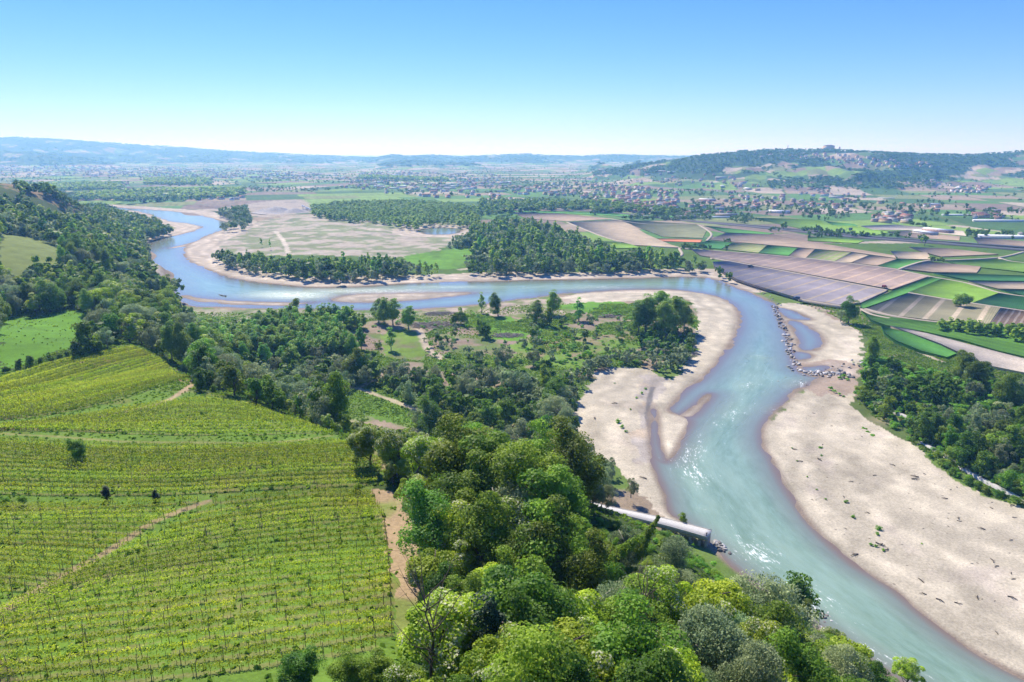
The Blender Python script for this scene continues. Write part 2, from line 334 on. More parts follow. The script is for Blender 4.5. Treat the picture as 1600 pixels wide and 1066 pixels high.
def ground_colour(x, y, z, sd):
    n1 = fbm(x / 60, y / 60, 5); n2 = fbm(x / 7 + 9, y / 7, 4)
    c = np.empty(x.shape + (3,)); c[:] = C_GRASS
    # patchwork of the far plain
    A = 0.35 + 0.9 * (noise(x / 1400 + 5, y / 1400) > .5)
    xr = x * np.cos(A) + y * np.sin(A); yr = -x * np.sin(A) + y * np.cos(A)
    j = np.floor(yr / 130).astype(int); i = np.floor((xr + _perm[j & 255, 3] * 400) / (120 + 160 * _perm[j & 255, 9])).astype(int)
    pk = (_perm[i & 255, j & 255] * 7.99).astype(int); m = (y > 1000) & (z < 60)
    k_ = PAL[pk] * (0.85 + .3 * noise(xr / 6, yr / 90))[..., None]
    edge = np.abs(yr / 130 - np.round(yr / 130)) < .03
    k_[edge] = (.12, .16, .06)
    c[m] = k_[m]
    # hills: woods and small fields
    mh = (z >= 25) & (y > 2300); g = fbm(x / 260 + 3, y / 260 + 3, 3)
    px, py, _ = project(x, y, z)
    hk = PAL[(_perm[(np.floor(xr / 110)).astype(int) & 255, np.floor(yr / 80).astype(int) & 255] * 7.99).astype(int)]
    c[mh] = np.where((g[mh] > np.where(y[mh] > 5000, .34, np.where((px[mh] > 1000) & (px[mh] < 1450), .40, .47)))[:, None], np.array((.045, .085, .03)), hk[mh] * .9)
    # hillside under the left woods
    ml = (z >= 6) & (y < 2300); c[ml] = (.055, .085, .022)
    mf = (z < 6) & (y < 640); bk = smooth((fbm(x[mf] / 30 + 3, y[mf] / 30, 3) - .52) * 9)[:, None]; c[mf] = np.array((.13, .20, .045)) * (1 - bk) + np.array((.30, .235, .165)) * bk
    for P, col, amp, col2 in POLYS:
        ww = 1.0 + np.hypot(P[:, 0].mean(), P[:, 1].mean()) / 140
        ins = inside(x + (n2 - .5) * 3 * ww, y + (fbm(x / 8 + 99, y / 8, 3) - .5) * 3 * ww, P)
        q = smooth((fbm(x[ins] / (6 + ww * 2) + 40, y[ins] / (6 + ww * 2), 5) - .5) * 5 * amp + .5 - .25 * (1 - amp))[:, None]
        q = np.clip((q - .5) * 1.4 + amp * .7, 0, 1)
        c[ins] = np.array(col) * (1 - q) + np.array(col2) * q
    for P, w_, col in WL:
        dmax = w_ * 4; m = (x > P[:, 0].min() - dmax) & (x < P[:, 0].max() + dmax) & (y > P[:, 1].min() - dmax) & (y < P[:, 1].max() + dmax)
        ii = np.nonzero(m)[0]
        d = seg_dist(x[ii], y[ii], P, False); k = smooth(1.6 - d / w_ + (n2[ii] - .5) * 1.3)[:, None] * .9; c[ii] = c[ii] * (1 - k) + np.array(col) * k
    ur = under_rows(x, y); ur &= n2 < .62; c[ur] = c[ur] * .55 + np.array((.22, .16, .08)) * .45
    for P in BAR: ins = inside(x, y, P); c[ins] = np.array((.42, .36, .28)) * (.85 + .3 * n2[ins])[:, None]
    # wet shore and river bed
    near = sd > -6 * np.clip(np.hypot(x, y) / 300, .6, 2); k = smooth(1 + sd / (4.0 * np.clip(np.hypot(x, y) / 300, .6, 2)))[..., None]
    beach = (sd > -45 + 40 * (n1 - .5)) & (sd < 0) & (y > 650); c[beach] = np.array((.47,.40,.31)) * (.85 + .3 * n2[beach])[:, None]
    c = np.where(near[..., None], c * (1 - k) + np.array((.24, .19, .145)) * k, c)
    sb = (c[..., 0] > .36) & (sd > -90); c[sb] *= (1 + .15 * np.sin(sd[sb] / 2.6 + n1[sb] * 14) * smooth((n2[sb] - .3) * 3) - .16 * smooth((fbm(x[sb] / 34 + 7, y[sb] / 34, 3) - .52) * 6))[:, None]
    g_ = ((sd > -70) | (c[..., 0] > .4)).astype(float)
    c *= (.82 + .36 * n1)[..., None] * (.88 + .24 * n2)[..., None]
    return np.clip(c, .005, .9), g_

# ------------------------------------------------------------------ terrain sheet
def build_terrain():
    az = np.concatenate([np.linspace(-180, -52, 50)[:-1], np.linspace(-52, 52, 1180), np.linspace(52, 180, 50)[1:]]) * math.pi / 180
    r = np.concatenate([[5.0], np.geomspace(20, 900, 760), np.geomspace(904, 16000, 560), np.geomspace(17500, 60000, 10)])
    R, A = np.meshgrid(r, az, indexing='ij'); x = (R * np.sin(A)).ravel(); y = (R * np.cos(A)).ravel()
    z0 = h0(x, y); sd = np.full(x.shape, -400.0); m = (z0 < 12) & (y < 2800) & (y > 60) & (np.abs(x) < 2200); sd[m] = river_sd(x[m], y[m])
    z = height(x, y, sd)
    c, g = ground_colour(x, y, z0, sd)
    nr, na = len(r), len(az); I = np.arange(nr * na).reshape(nr, na)
    Q = np.stack([I[:-1, :-1], I[:-1, 1:], I[1:, 1:], I[1:, :-1]], -1).reshape(-1, 4)[:, ::-1]
    b = NB('land'); col = b.attr('ground_tint', 'Color'); f = b.noise(1.3, 8, .7); f2 = b.noise(.09, 6, .65)
    c1 = b.val(col, b.rng(f, .3, .7, .72, 1.28)); c2 = b.val(c1, b.rng(f2, .3, .7, .82, 1.18))
    ws = b.noise(.5, 2, .5); lum = b.attr('grit')
    vor = b.n('ShaderNodeTexVoronoi', feature='F1'); vor.inputs['Scale'].default_value = .28; b.l(b.geo.outputs['Position'], vor.inputs['Vector'])
    spot = b.math('MULTIPLY', b.rng(vor.outputs['Distance'], .10, .16, 1, 0), b.rng(ws, .52, .6, 0, .7))
    c3 = b.mix(b.math('MULTIPLY', spot, lum), c2, (.16, .14, .11))
    b.l(c3, b.b.inputs['Base Color']); b.b.inputs['Roughness'].default_value = .95; b.b.inputs['Specular IOR Level'].default_value = .1
    b.bump(f, .6, .25)
    add('ground', mesh('ground', np.stack([x, y, z], 1), Q, attrs={'ground_tint': c, 'grit': g}, smooth_=True), b.m, kind='structure')

def build_water():
    az = np.linspace(-50, 50, 1000) * math.pi / 180; r = np.concatenate([np.geomspace(110, 900, 520), np.geomspace(903, 2700, 160)])
    R, A = np.meshgrid(r, az, indexing='ij'); x = (R * np.sin(A)).ravel(); y = (R * np.cos(A)).ravel()
    sd = np.full(x.shape, -99.0); bb = (y > 90) & (x > -1500) & (x < 420); sd[bb] = river_sd(x[bb], y[bb])
    d, s, side = seg_dist(x, y, CENTRE, False, True)
    px, py, _ = project(x, y, 0 * x)
    # rapids: broken water down the left half of the near reach and at the weir
    foam = np.zeros(x.shape)
    RAP = wpoly([(1185,560),(1150,640),(1085,700),(1085,745),(1125,800),(1185,870),(1262,930),(1340,995),(1420,1055),(1520,1130)], 0.0, 6, False)
    dr = seg_dist(x, y, RAP, False); foam = .50 * np.exp(-(dr / 8.0) ** 2) * (.2 + 1.1 * noise(s / 13, s * 0 + 3)) + .30 * np.exp(-(dr / 24.0) ** 2)
    for (a, b_, rx, ry, k) in [(1250,600,40,14,.75),(1215,640,36,12,.7),(1180,600,45,25,.55),(1140,640,40,25,.5),(930,449,140,6,.7),(600,455,200,7,.8),(460,461,90,9,.9),(700,449,140,4,.7),(1235,915,22,10,.9),(1290,985,20,10,.85),(1100,795,18,8,.7)]:
        foam = np.maximum(foam, k * np.exp(-((px - a) / rx) ** 2 - ((py - b_) / ry) ** 2))
    keep = sd > -14
    nr, na = len(r), len(az); I = np.arange(nr * na).reshape(nr, na)
    Q = np.stack([I[:-1, :-1], I[:-1, 1:], I[1:, 1:], I[1:, :-1]], -1).reshape(-1, 4)[:, ::-1]; Q = Q[keep[Q].any(1)]
    used = np.unique(Q); rm = np.zeros(len(x), int); rm[used] = np.arange(len(used)); Q = rm[Q]
    x, y, sd, d, s, side, foam = (q[used] for q in (x, y, sd, d, s, side, foam))
    b = NB('river_water'); cmb = b.n('ShaderNodeCombineXYZ'); b.l(b.attr('along'), cmb.inputs[0]); b.l(b.attr('across'), cmb.inputs[1]); fl = cmb.outputs[0]
    mp = b.n('ShaderNodeMapping'); mp.inputs['Scale'].default_value = (.16, .6, 1); b.l(fl, mp.inputs['Vector'])
    streak = b.noise(.55, 8, .72, mp.outputs[0]); mp2 = b.n('ShaderNodeMapping'); mp2.inputs['Scale'].default_value = (.03, .13, 1); b.l(fl, mp2.inputs['Vector']); broad = b.noise(.8, 4, .6, mp2.outputs[0])
    pn = b.noise(.45, 9, .75); dep = b.attr('shore')
    deep = b.mix(b.rng(broad, .35, .65, 0, 1), (.165, .26, .18), (.25, .355, .26))
    blu = b.mix(b.rng(streak, .4, .62, 0, .5), deep, (.29, .42, .34))
    sh = b.mix(b.rng(dep, 1.0, 13.0, 1, 0), blu, (.19, .20, .165))
    sh2 = b.mix(b.rng(dep, -.5, 3.5, 1, 0), sh, (.20, .145, .10))
    fo = b.attr('foam'); th = b.math('ADD', b.math('MULTIPLY', streak, .7), b.math('MULTIPLY', pn, .55))
    hf = b.noise(2.6, 5, .7, mp.outputs[0]); th = b.math('ADD', b.math('MULTIPLY', th, .62), b.math('MULTIPLY', hf, .48)); fm = b.rng(b.math('ADD', th, b.math('MULTIPLY', fo, .20)), .805, .86, 0, .9)
    c = b.mix(fm, sh2, (.80, .84, .80))
    b.l(c, b.b.inputs['Base Color']); b.l(b.math('MAXIMUM', b.rng(fm, 0, 1, .16, .8), b.rng(fo, .1, .9, .16, .48)), b.b.inputs['Roughness']); b.b.inputs['IOR'].default_value = 1.45
    f3 = b.noise(.9, 6, .7, mp.outputs[0]); f4 = b.noise(2.2, 4, .6); b.bump(b.math('ADD', b.math('MULTIPLY', f3, .6), b.math('MULTIPLY', f4, .4)), .26, .25)
    z = np.zeros_like(x)
    add('river', mesh('river', np.stack([x, y, z], 1), Q, attrs={'along': s, 'across': d * side, 'shore': sd / np.clip(np.hypot(x, y) / 300, .8, 4), 'foam': foam}, smooth_=True), b.m, kind='structure')

# ------------------------------------------------------------------ vine rows: guide lines traced on the slope, rows laid between them
BLOCKS = [ # name in words, guides from far to near, spacing, posts every, leaf size
 ('lower vineyard block', [[(333,788),(450,776),(520,773),(583,777)],[(150,877),(200,866),(350,838),(480,820),(600,808)],[(15,946),(130,915),(300,885),(450,868),(607,855)],[(-60,1000),(150,975),(350,950),(500,930),(611,915)],[(-60,1068),(150,1050),(300,1035),(450,1018),(613,992)],[(-60,1110),(150,1092),(300,1078),(450,1060),(560,1045)]], 2.7, 4.6, .21),
 ('left vineyard block', [[(-60,794),(100,792),(310,786)],[(-60,838),(80,839),(200,845)],[(-60,890),(20,892),(95,899)],[(-60,936),(-30,937),(0,940)]], 2.7, 4.6, .21),
 ('middle vineyard block', [[(-60,684),(200,699),(400,699),(535,694)],[(-60,730),(240,738),(450,729),(600,724)],[(-60,776),(240,779),(420,772),(588,763)]], 2.7, 4.6, .25),
 ('hollow vineyard block', [[(108,656),(200,641),(300,626),(360,630),(412,640)],[(-60,672),(100,675),(250,684),(400,684),(528,682)]], 2.7, 5.2, .30),
 ('upper striped vineyard block', [[(-60,616),(30,586),(105,563),(210,544)],[(-60,640),(60,618),(160,595),(258,564)],[(-60,660),(60,652),(180,629),(300,592)]], 3.1, 5.5, .32)]
ROWS = []
for nm, guides, sp, ps, lf in BLOCKS:
    G_ = []
    for g in guides:
        q = catmull(g, 16, False); x, y = hit(q[:, 0], q[:, 1]); P = np.stack([x, y], 1); L = np.r_[0, np.cumsum(np.linalg.norm(np.diff(P, axis=0), axis=1))]
        s = np.linspace(0, L[-1], 90); P = np.stack([np.interp(s, L, P[:, 0]), np.interp(s, L, P[:, 1])], 1)
        k = np.ones(9) / 9; P = np.stack([np.convolve(np.pad(P[:, j], 4, 'reflect', reflect_type='odd'), k, 'valid') for j in (0, 1)], 1); G_.append(P)
    n0 = 0
    for a, b in zip(G_[:-1], G_[1:]):
        gap = np.median(np.linalg.norm(a - b, axis=1)); n = max(1, int(round(gap / sp)))
        for i in range(n):
            P = a * (1 - i / n) + b * (i / n); n0 += 1; ROWS.append((nm, n0, P, ps, lf))
RX0, RY0, RC = -330.0, 20.0, .35
rast = np.zeros((int(520 / RC), int(560 / RC)), np.uint8)
for nm, k, P, ps, lf in ROWS:
    L = np.r_[0, np.cumsum(np.linalg.norm(np.diff(P, axis=0), axis=1))]; s = np.arange(0, L[-1], .25); x = np.interp(s, L, P[:, 0]); y = np.interp(s, L, P[:, 1])
    for ox in (-.3, 0, .3):
        for oy in (-.35, 0, .35):
            i = ((x + ox - RX0) / RC).astype(int); j = ((y + oy - RY0) / RC).astype(int); ok = (i >= 0) & (j >= 0) & (i < rast.shape[0]) & (j < rast.shape[1]); rast[i[ok], j[ok]] = 1
def under_rows(x, y):
    i = ((x - RX0) / RC).astype(int); j = ((y - RY0) / RC).astype(int); ok = (i >= 0) & (j >= 0) & (i < rast.shape[0]) & (j < rast.shape[1])
    return np.where(ok, rast[np.clip(i, 0, rast.shape[0] - 1), np.clip(j, 0, rast.shape[1] - 1)], 0) > 0
print('ROWS', len(ROWS), sum(np.linalg.norm(np.diff(r[2], axis=0), axis=1).sum() for r in ROWS))
build_terrain(); build_water()
# ------------------------------------------------------------------ crop fields of the right bank, each a sheet on the plain
from mathutils.geometry import tessellate_polygon
def field_mat(name, c1, c2=None, ang=0, space=12, wid=.15, fine=0, c3=None, amp=.2):
    b = NB(name); P = b.n('ShaderNodeNewGeometry'); b.geo = P; sx = b.n('ShaderNodeSeparateXYZ'); b.l(P.outputs['Position'], sx.inputs[0])
    u = b.math('ADD', b.math('MULTIPLY', sx.outputs[0], math.cos(ang)), b.math('MULTIPLY', sx.outputs[1], math.sin(ang)))
    n1 = b.noise(.05, 5, .65); n2 = b.noise(.8, 5, .7)
    u = b.math('ADD', u, b.math('MULTIPLY', n1, 1.2)); c = c1
    if fine:
        f = b.math('FRACT', b.math('DIVIDE', u, fine)); c = b.mix(b.rng(f, .35, .65, 0, 1), c1, c3 or tuple(v_ * .75 for v_ in c1))
    if c2:
        f = b.math('ABSOLUTE', b.math('SUBTRACT', b.math('FRACT', b.math('DIVIDE', u, space)), .5))
        c = b.mix(b.math('MULTIPLY', b.rng(f, wid * .35, wid * .6, 1, 0), b.rng(n2, .3, .55, .5, 1)), c, c2)
    c = b.val(c, b.rng(n1, .3, .7, 1 - amp, 1 + amp)); c = b.val(c, b.rng(n2, .3, .7, 1 - amp, 1 + amp))
    b.l(c, b.b.inputs['Base Color']); b.b.inputs['Roughness'].default_value = .9; b.b.inputs['Specular IOR Level'].default_value = .1; b.bump(n2, .4, .2); return b.m
def wang(p, q):
    x, y = flat([p[0], q[0]], [p[1], q[1]], 3.8); return math.atan2(y[1] - y[0], x[1] - x[0]) + math.pi / 2
A1 = wang((1325, 472), (1386, 449)); A2 = wang((1398, 500), (1440, 463)); A3 = wang((1560, 510), (1600, 455))
G = (.085, .25, .045); GB = (.19, .34, .04); GD = (.055, .19, .05); TAN = (.40, .32, .22); BR = (.35, .265, .19); PUR = (.235, .205, .215); OL = (.22, .26, .085)
FM = {}
def fm(key, *a, **k):
    if key not in FM: FM[key] = field_mat('crop_' + key, *a, **k)
    return FM[key]
M_ = dict(green=fm('green', G, fine=1.2, ang=A1), bright=fm('bright', GB, fine=1.5, ang=A1 + 1), dark=fm('dark_green', GD, fine=1.5, ang=A2), tan=fm('tan', TAN), brown=fm('brown', BR, fine=2, ang=A2),
          mulch=fm('mulch', PUR, (.36, .29, .20), A1, 17, .16, 1.6, (.27, .245, .265)), mulch2=fm('mulch_brown', (.29, .21, .175), (.44, .32, .22), A1, 17, .14, 1.6, (.31, .25, .22)),
          plot=fm('striped_plot', (.27, .225, .155), (.44, .36, .26), A2, 17, .22, 1.6, (.19, .20, .105)), plot2=fm('furrows', (.24, .16, .10), (.42, .33, .24), A3, 4.5, .35), olive=fm('olive', OL, (.28, .24, .16), A2, 9, .3),
          gravel=fm('gravel_yard', (.46, .40, .32)), oliveorange=fm('olive_mulch', (.16, .19, .09), fine=6, ang=A2, c3=(.20, .19, .11)), orange=fm('orange_netting', (.55, .20, .10), amp=.1), meadow=fm('meadow_crop', (.10, .235, .03), fine=9, ang=.4, c3=(.085, .20, .03)))
FIELDS = [
 ('mulch',[(1114,409),(1139,408),(1386,454),(1345,473),(1310,476),(1249,466),(1175,444),(1151,436),(1116,416)],'purplish field under plastic mulch beside the river tree line'),
 ('mulch2',[(1080,389.5),(1128,392.5),(1249,403),(1401,421),(1453,431),(1394,452),(1140,406.5),(1094,399)],''),
 ('green',[(1344,480),(1346,473.5),(1400,452.5),(1456,431.5),(1478,433.5),(1420,457),(1350,481.5)],''),
 ('bright',[(1420,456.5),(1475,434),(1510,443),(1561,457.5),(1517,474)],''),
 ('dark',[(1518,474.5),(1562,458),(1620,464),(1800,480),(1800,510),(1620,486)],''),
 ('plot',[(1353,482.5),(1420,458),(1490,469.5),(1564,479.5),(1545,507),(1470,502),(1400,493)],''),
 ('plot2',[(1565,479.5),(1640,489),(1800,510),(1800,530),(1620,511),(1546,507)],''),
 ('meadow',[(1345,485),(1395,495.5),(1470,504.5),(1605,512),(1800,540),(1800,600),(1605,558),(1560,548),(1500,530),(1440,517),(1385,508),(1362,500)],''),
 ('green',[(1377,509),(1420,520),(1470,540),(1495,552),(1480,558),(1440,548),(1400,532),(1382,520)],''),
 ('gravel',[(1390,508.5),(1450,521),(1560,550),(1650,573),(1650,592),(1550,572),(1510,556),(1470,537),(1420,519)],''),
 ('dark',[(1072,384.5),(1107,376.5),(1144,379.5),(1127,389)],''),
 ('olive',[(1129,389),(1146,379.5),(1198,383.5),(1185,395)],''),
 ('green',[(1186,395),(1199,383.5),(1246,387.5),(1232,399.5)],''),
 ('brown',[(1233,399.5),(1247,387.5),(1273,389.5),(1259,403)],''),
 ('olive',[(1260,403),(1274,389.5),(1330,394.5),(1303,408.5)],''),
 ('tan',[(1304,408.5),(1331,394.5),(1357,399),(1330,410)],''),
 ('brown',[(1331,410.5),(1358,399),(1401,404.5),(1371,415)],''),
 ('green',[(1372,415),(1402,404.5),(1448,407.5),(1404,420)],''),
 ('brown',[(1108,374.5),(1134,364),(1209,366.5),(1263,377),(1398,399),(1400,403.5),(1330,393.5),(1246,386.5),(1160,379)],''),
 ('bright',[(1262,369),(1350,376),(1340,380),(1262,376)],''),
 ('green',[(1100,352.5),(1209,364.5),(1202,366),(1134,363.3)],''),
 ('bright',[(1170,340),(1269,343),(1392,362.5),(1370,367),(1249,357)],''),
 ('gravel',[(1344,353),(1398,351),(1505,361),(1510,369),(1420,359.6),(1364,359)],''),
 ('brown',[(1385,362),(1418,360.2),(1500,369.5),(1499,376),(1420,371)],''),
 ('tan',[(1391,392.5),(1448,394),(1456,405.5),(1404,404)],''),
 ('bright',[(1474,407),(1567,405),(1640,412),(1800,425),(1800,445),(1600,425),(1499,414)],''),
 ('brown',[(1412,420),(1449,408.5),(1533,416.5),(1526,426),(1458,425)],''),
 ('dark',[(1459,426.5),(1620,431),(1800,445),(1800,453),(1620,439.5),(1516,438)],''),
 ('tan',[(1513,439.5),(1620,441),(1800,457),(1800,466),(1620,452),(1560,451)],''),
 ('dark',[(1564,452.5),(1620,454),(1800,470),(1800,478),(1605,462.5)],''),
 ('brown',[(1420,386),(1480,388),(1560,397),(1470,401),(1440,393)],''),
 ('brown',[(1520,370),(1600,377),(1700,388),(1700,396),(1530,381)],''),
 ('green',[(1290,346),(1335,350),(1340,353),(1300,352)],''),
 ('tan',[(888,347),(965,343.5),(985,350),(1010,366),(1050,383),(1062,386),(990,383),(945,371)],''),
 ('oliveorange',[(966,343),(1088,350.5),(1104,360),(1098,372),(1036,370)],''),
 ('brown',[(800,332),(880,334),(960,342),(886,346),(820,341)],''),
 ('green',[(760,328),(880,330),(1060,338),(1040,341),(880,333.5),(800,331)],''),
 ('bright',[(930,376),(985,381),(1000,387),(960,388)],''),
 ('orange',[(1018,372.5),(1097,374.5),(1094,378.5),(1030,376.5)],''),
 ('orange',[(962,344.5),(966,343.8),(1019,372.5),(1013,373)],''),
 ('orange',[(1006,352.5),(1060,354.5),(1060,355.5),(1006,353.5)],''),
]
FW = []
for k, (mk, P, _l) in enumerate(FIELDS):
    P = np.array(P, float); zz = 4.05 + .02 * (k % 7); x, y = flat(P[:, 0], P[:, 1], zz); FW.append(np.stack([x, y], 1))
    V = np.stack([x, y, np.full(len(x), zz)], 1); T = tessellate_polygon([[Vector(v_) for v_ in V]])
    n_ = len(V); V2 = np.vstack([V, V - [0, 0, 2.0]])
    T = [t if (V[t[1]] - V[t[0]])[0] * (V[t[2]] - V[t[0]])[1] - (V[t[1]] - V[t[0]])[1] * (V[t[2]] - V[t[0]])[0] > 0 else t[::-1] for t in T]
    add('crop_field', mesh('crop_field', V2, [(i, i + n_, (i + 1) % n_ + n_, (i + 1) % n_) for i in range(n_)], T), M_[mk], kind='structure')
# roads over the plain
def ribbon(name, P, w_, z, mat, kind='structure', n=6):
    Q = catmull(P, n, False); x, y = flat(Q[:, 0], Q[:, 1], z); d = np.gradient(np.stack([x, y], 1), axis=0); d /= np.linalg.norm(d, axis=1)[:, None] + 1e-9
    nx, ny = -d[:, 1], d[:, 0]; k = len(x)
    V = np.concatenate([np.stack([x + nx * s * w_, y + ny * s * w_, z + dz + 0 * x], 1) for s, dz in ((1.2, -1.6), (1, 0), (-1, 0), (-1.2, -1.6))])
    Qd = [(i + a * k, i + 1 + a * k, i + 1 + (a + 1) * k, i + (a + 1) * k) for i in range(k - 1) for a in range(3)]
    return add(name, mesh(name, V, np.array(Qd)[:, ::-1]), mat, kind=kind)
m_asph = simple('asphalt', (.10, .10, .11)); m_track = simple('track_dirt', (.42, .35, .26))
ribbon('road', [(800,325),(950,331),(1060,343),(1200,356),(1330,369),(1450,378),(1620,391),(1800,405)], 6, 5.2, m_asph)
ribbon('road', [(1040,341.5),(1200,353.5),(1330,366.3),(1450,375),(1620,386.5)], 3, 5.6, m_asph)
for P in ([(1404,420.5),(1425,413),(1450,407),(1490,406),(1560,402),(1600,393)],[(1401,421),(1455,432),(1515,443),(1562,457),(1610,464)],[(1080,389),(1062,387),(1066,396),(1060,402)],[(1104,376),(1112,366),(1102,357),(1092,352)],
          [(1352,482),(1400,494),(1470,503.5),(1546,508),(1610,512.5)],[(1345,482),(1362,491),(1390,497)],[(1420,457),(1490,469),(1610,487)],[(1249,467),(1310,477),(1344,480)],[(1560,402),(1580,408),(1620,412)],[(950,341),(1010,350),(1085,350)],
          [(886,347),(950,372),(1000,382),(1062,387)],[(1080,388.8),(1250,402.3),(1402,420.3)],[(1114,404),(1139,407.3),(1386,453.2)]):
    ribbon('track', P, 1.6, 4.25, m_track, n=4)
# ------------------------------------------------------------------ foliage
def leaf_mat(name, c1, c2, bloom=(.70, .68, .48), trans=.35, hue=.03):
    b = NB(name); v_ = b.attr('tone'); bl = b.attr('bloom'); oi = b.n('ShaderNodeObjectInfo')
    c = b.mix(v_, c1, c2); h = b.n('ShaderNodeHueSaturation'); b.l(c, h.inputs['Color']); b.l(b.rng(oi.outputs['Random'], 0, 1, .5 - hue, .5 + hue), h.inputs['Hue'])
    rr = b.math('FRACT', b.math('MULTIPLY', oi.outputs['Random'], 7.31)); b.l(b.rng(rr, 0, 1, .75, 1.45), h.inputs['Value'])
    c = b.mix(bl, h.outputs[0], bloom); b.l(c, b.b.inputs['Base Color']); b.b.inputs['Roughness'].default_value = .55; b.b.inputs['Specular IOR Level'].default_value = .25
    tr = b.n('ShaderNodeBsdfTranslucent'); b.l(b.val(c, b.rng(v_, 0, 1, 1.3, 1.5)), tr.inputs[0]); mx = b.n('ShaderNodeMixShader'); mx.inputs[0].default_value = trans
    b.l(b.b.outputs[0], mx.inputs[1]); b.l(tr.outputs[0], mx.inputs[2]); b.l(mx.outputs[0], b.out.inputs[0]); return b.m
m_bark = simple('bark', (.11, .085, .06), nscale=3); m_barkpale = simple('pale_bark', (.30, .27, .21), nscale=3)
LM = {'broadleaf': leaf_mat('broadleaf_leaves', (.075,.155,.012), (.24,.37,.03), trans=.42), 'locust': leaf_mat('locust_leaves', (.175,.28,.012), (.42,.51,.035), trans=.38, hue=.012),
      'willow': leaf_mat('willow_leaves', (.15,.22,.085), (.40,.46,.22), trans=.3), 'poplar': leaf_mat('poplar_leaves', (.12,.25,.025), (.28,.45,.055), trans=.4),
      'ivy': leaf_mat('ivy_leaves', (.12,.20,.015), (.34,.42,.04)), 'shrub': leaf_mat('shrub_leaves', (.11,.22,.018), (.28,.42,.04), trans=.4), 'cypress': leaf_mat('cypress_leaves', (.02,.045,.012), (.05,.085,.02), trans=.1),
      'vine': leaf_mat('vine_leaves', (.175,.285,.010), (.42,.475,.032), trans=.4, hue=.012), 'grass': leaf_mat('grass_blades', (.10,.17,.02), (.24,.33,.04))}
SHAPE = { # crown centre height, radius xy, radius z, clump radius, squash
 'broadleaf': (.51, .36, .47, .125, .9), 'locust': (.54, .36, .43, .095, .75), 'willow': (.47, .40, .49, .115, 1.0), 'poplar': (.56, .17, .42, .075, 1.2), 'shrub': (.46, .50, .44, .17, .8), 'cypress': (.52, .13, .48, .07, 1.5), 'ivy': (.50, .10, .50, .055, 1.3)}
def crown(kind, ncl, per, L, seed):
    r = np.random.default_rng(seed); zc, rx, rz, rc, sq = SHAPE[kind]; C = []
    d = r.normal(size=(ncl, 3)); d /= np.linalg.norm(d, axis=1)[:, None]; rad = r.uniform(.40, 1.0, ncl) ** .6
    ns = int(r.integers(4, 7)); sub = r.normal(size=(ns, 3)); sub /= np.linalg.norm(sub, axis=1)[:, None]; si = r.integers(0, ns, ncl); f_ = .0 if kind in ('poplar', 'cypress', 'ivy') else .52
    d2 = d * rad[:, None] * (1 - f_) * r.uniform(.75, 1.25, ns)[si][:, None] + sub[si] * f_ * r.uniform(.8, 1.15, ns)[si][:, None]; rad = np.linalg.norm(d2, axis=1); d = d2 / rad[:, None]
    lob = 1 + .18 * np.sin(3 * np.arctan2(d[:, 1], d[:, 0]) + r.uniform(0, 6)) + .12 * np.sin(5 * np.arctan2(d[:, 1], d[:, 0]) + r.uniform(0, 6))
    c = d * rad[:, None] * lob[:, None] * [rx - rc * .5, rx - rc * .5, rz - rc * .5]; c[:, 2] += zc
    if kind in ('cypress', 'poplar', 'ivy'): c[:, :2] *= (1.12 - .75 * np.clip((c[:, 2] - .15) / .85, 0, 1) ** (1.6 if kind == 'poplar' else 1.0))[:, None]
    if kind == 'willow': c[:, 2] -= .10 * (np.hypot(c[:, 0], c[:, 1]) / rx) ** 2
    c[:, 2] += r.normal(size=ncl) * .02
    rcs = rc * r.uniform(.55, 1.4, ncl); n = ncl * per; ci = np.repeat(np.arange(ncl), per)
    e = r.normal(size=(n, 3)); e[:, 2] = e[:, 2] * .9 + .35; out = c[ci] - [0, 0, zc * .8]; out /= np.linalg.norm(out, axis=1)[:, None] + 1e-6
    e = e / np.linalg.norm(e, axis=1)[:, None] + out * .55; e /= np.linalg.norm(e, axis=1)[:, None]
    p = c[ci] + e * rcs[ci][:, None] * (r.uniform(.35, 1, n) ** .5)[:, None] * [1, 1, sq]
    nrm = e + r.normal(size=(n, 3)) * .55 + [0, 0, .25]; nrm /= np.linalg.norm(nrm, axis=1)[:, None]
    a = np.cross(nrm, r.normal(size=(n, 3))); a /= np.linalg.norm(a, axis=1)[:, None]; b = np.cross(nrm, a)
    if kind == 'willow': a = a * .6 + [0, 0, -.6]; a /= np.linalg.norm(a, axis=1)[:, None]
    l = L * r.uniform(.6, 1.25, n)[:, None]; wd = l * (.30 if kind == 'willow' else .40)
    V = np.stack([p - a * l * .5, p + b * wd + nrm * wd * .15, p + a * l * .5, p - b * wd + nrm * wd * .15], 1).reshape(-1, 3)
    V[:, 2] = np.maximum(V[:, 2], .01)
    ct = r.uniform(0, 1, ncl); tone = np.clip(.12 + .7 * ct[ci] + r.uniform(-.25, .25, n), 0, 1)
    bl = np.zeros(n)
    if kind == 'locust':
        cb = r.uniform(0, 1, ncl) < .5; up = e[:, 2] > .1; bl = np.where(cb[ci] & up & (r.uniform(0, 1, n) < .38), r.uniform(.5, 1, n), 0)
    return V, np.arange(n * 4).reshape(-1, 4), np.repeat(tone, 4), np.repeat(bl, 4), c, p
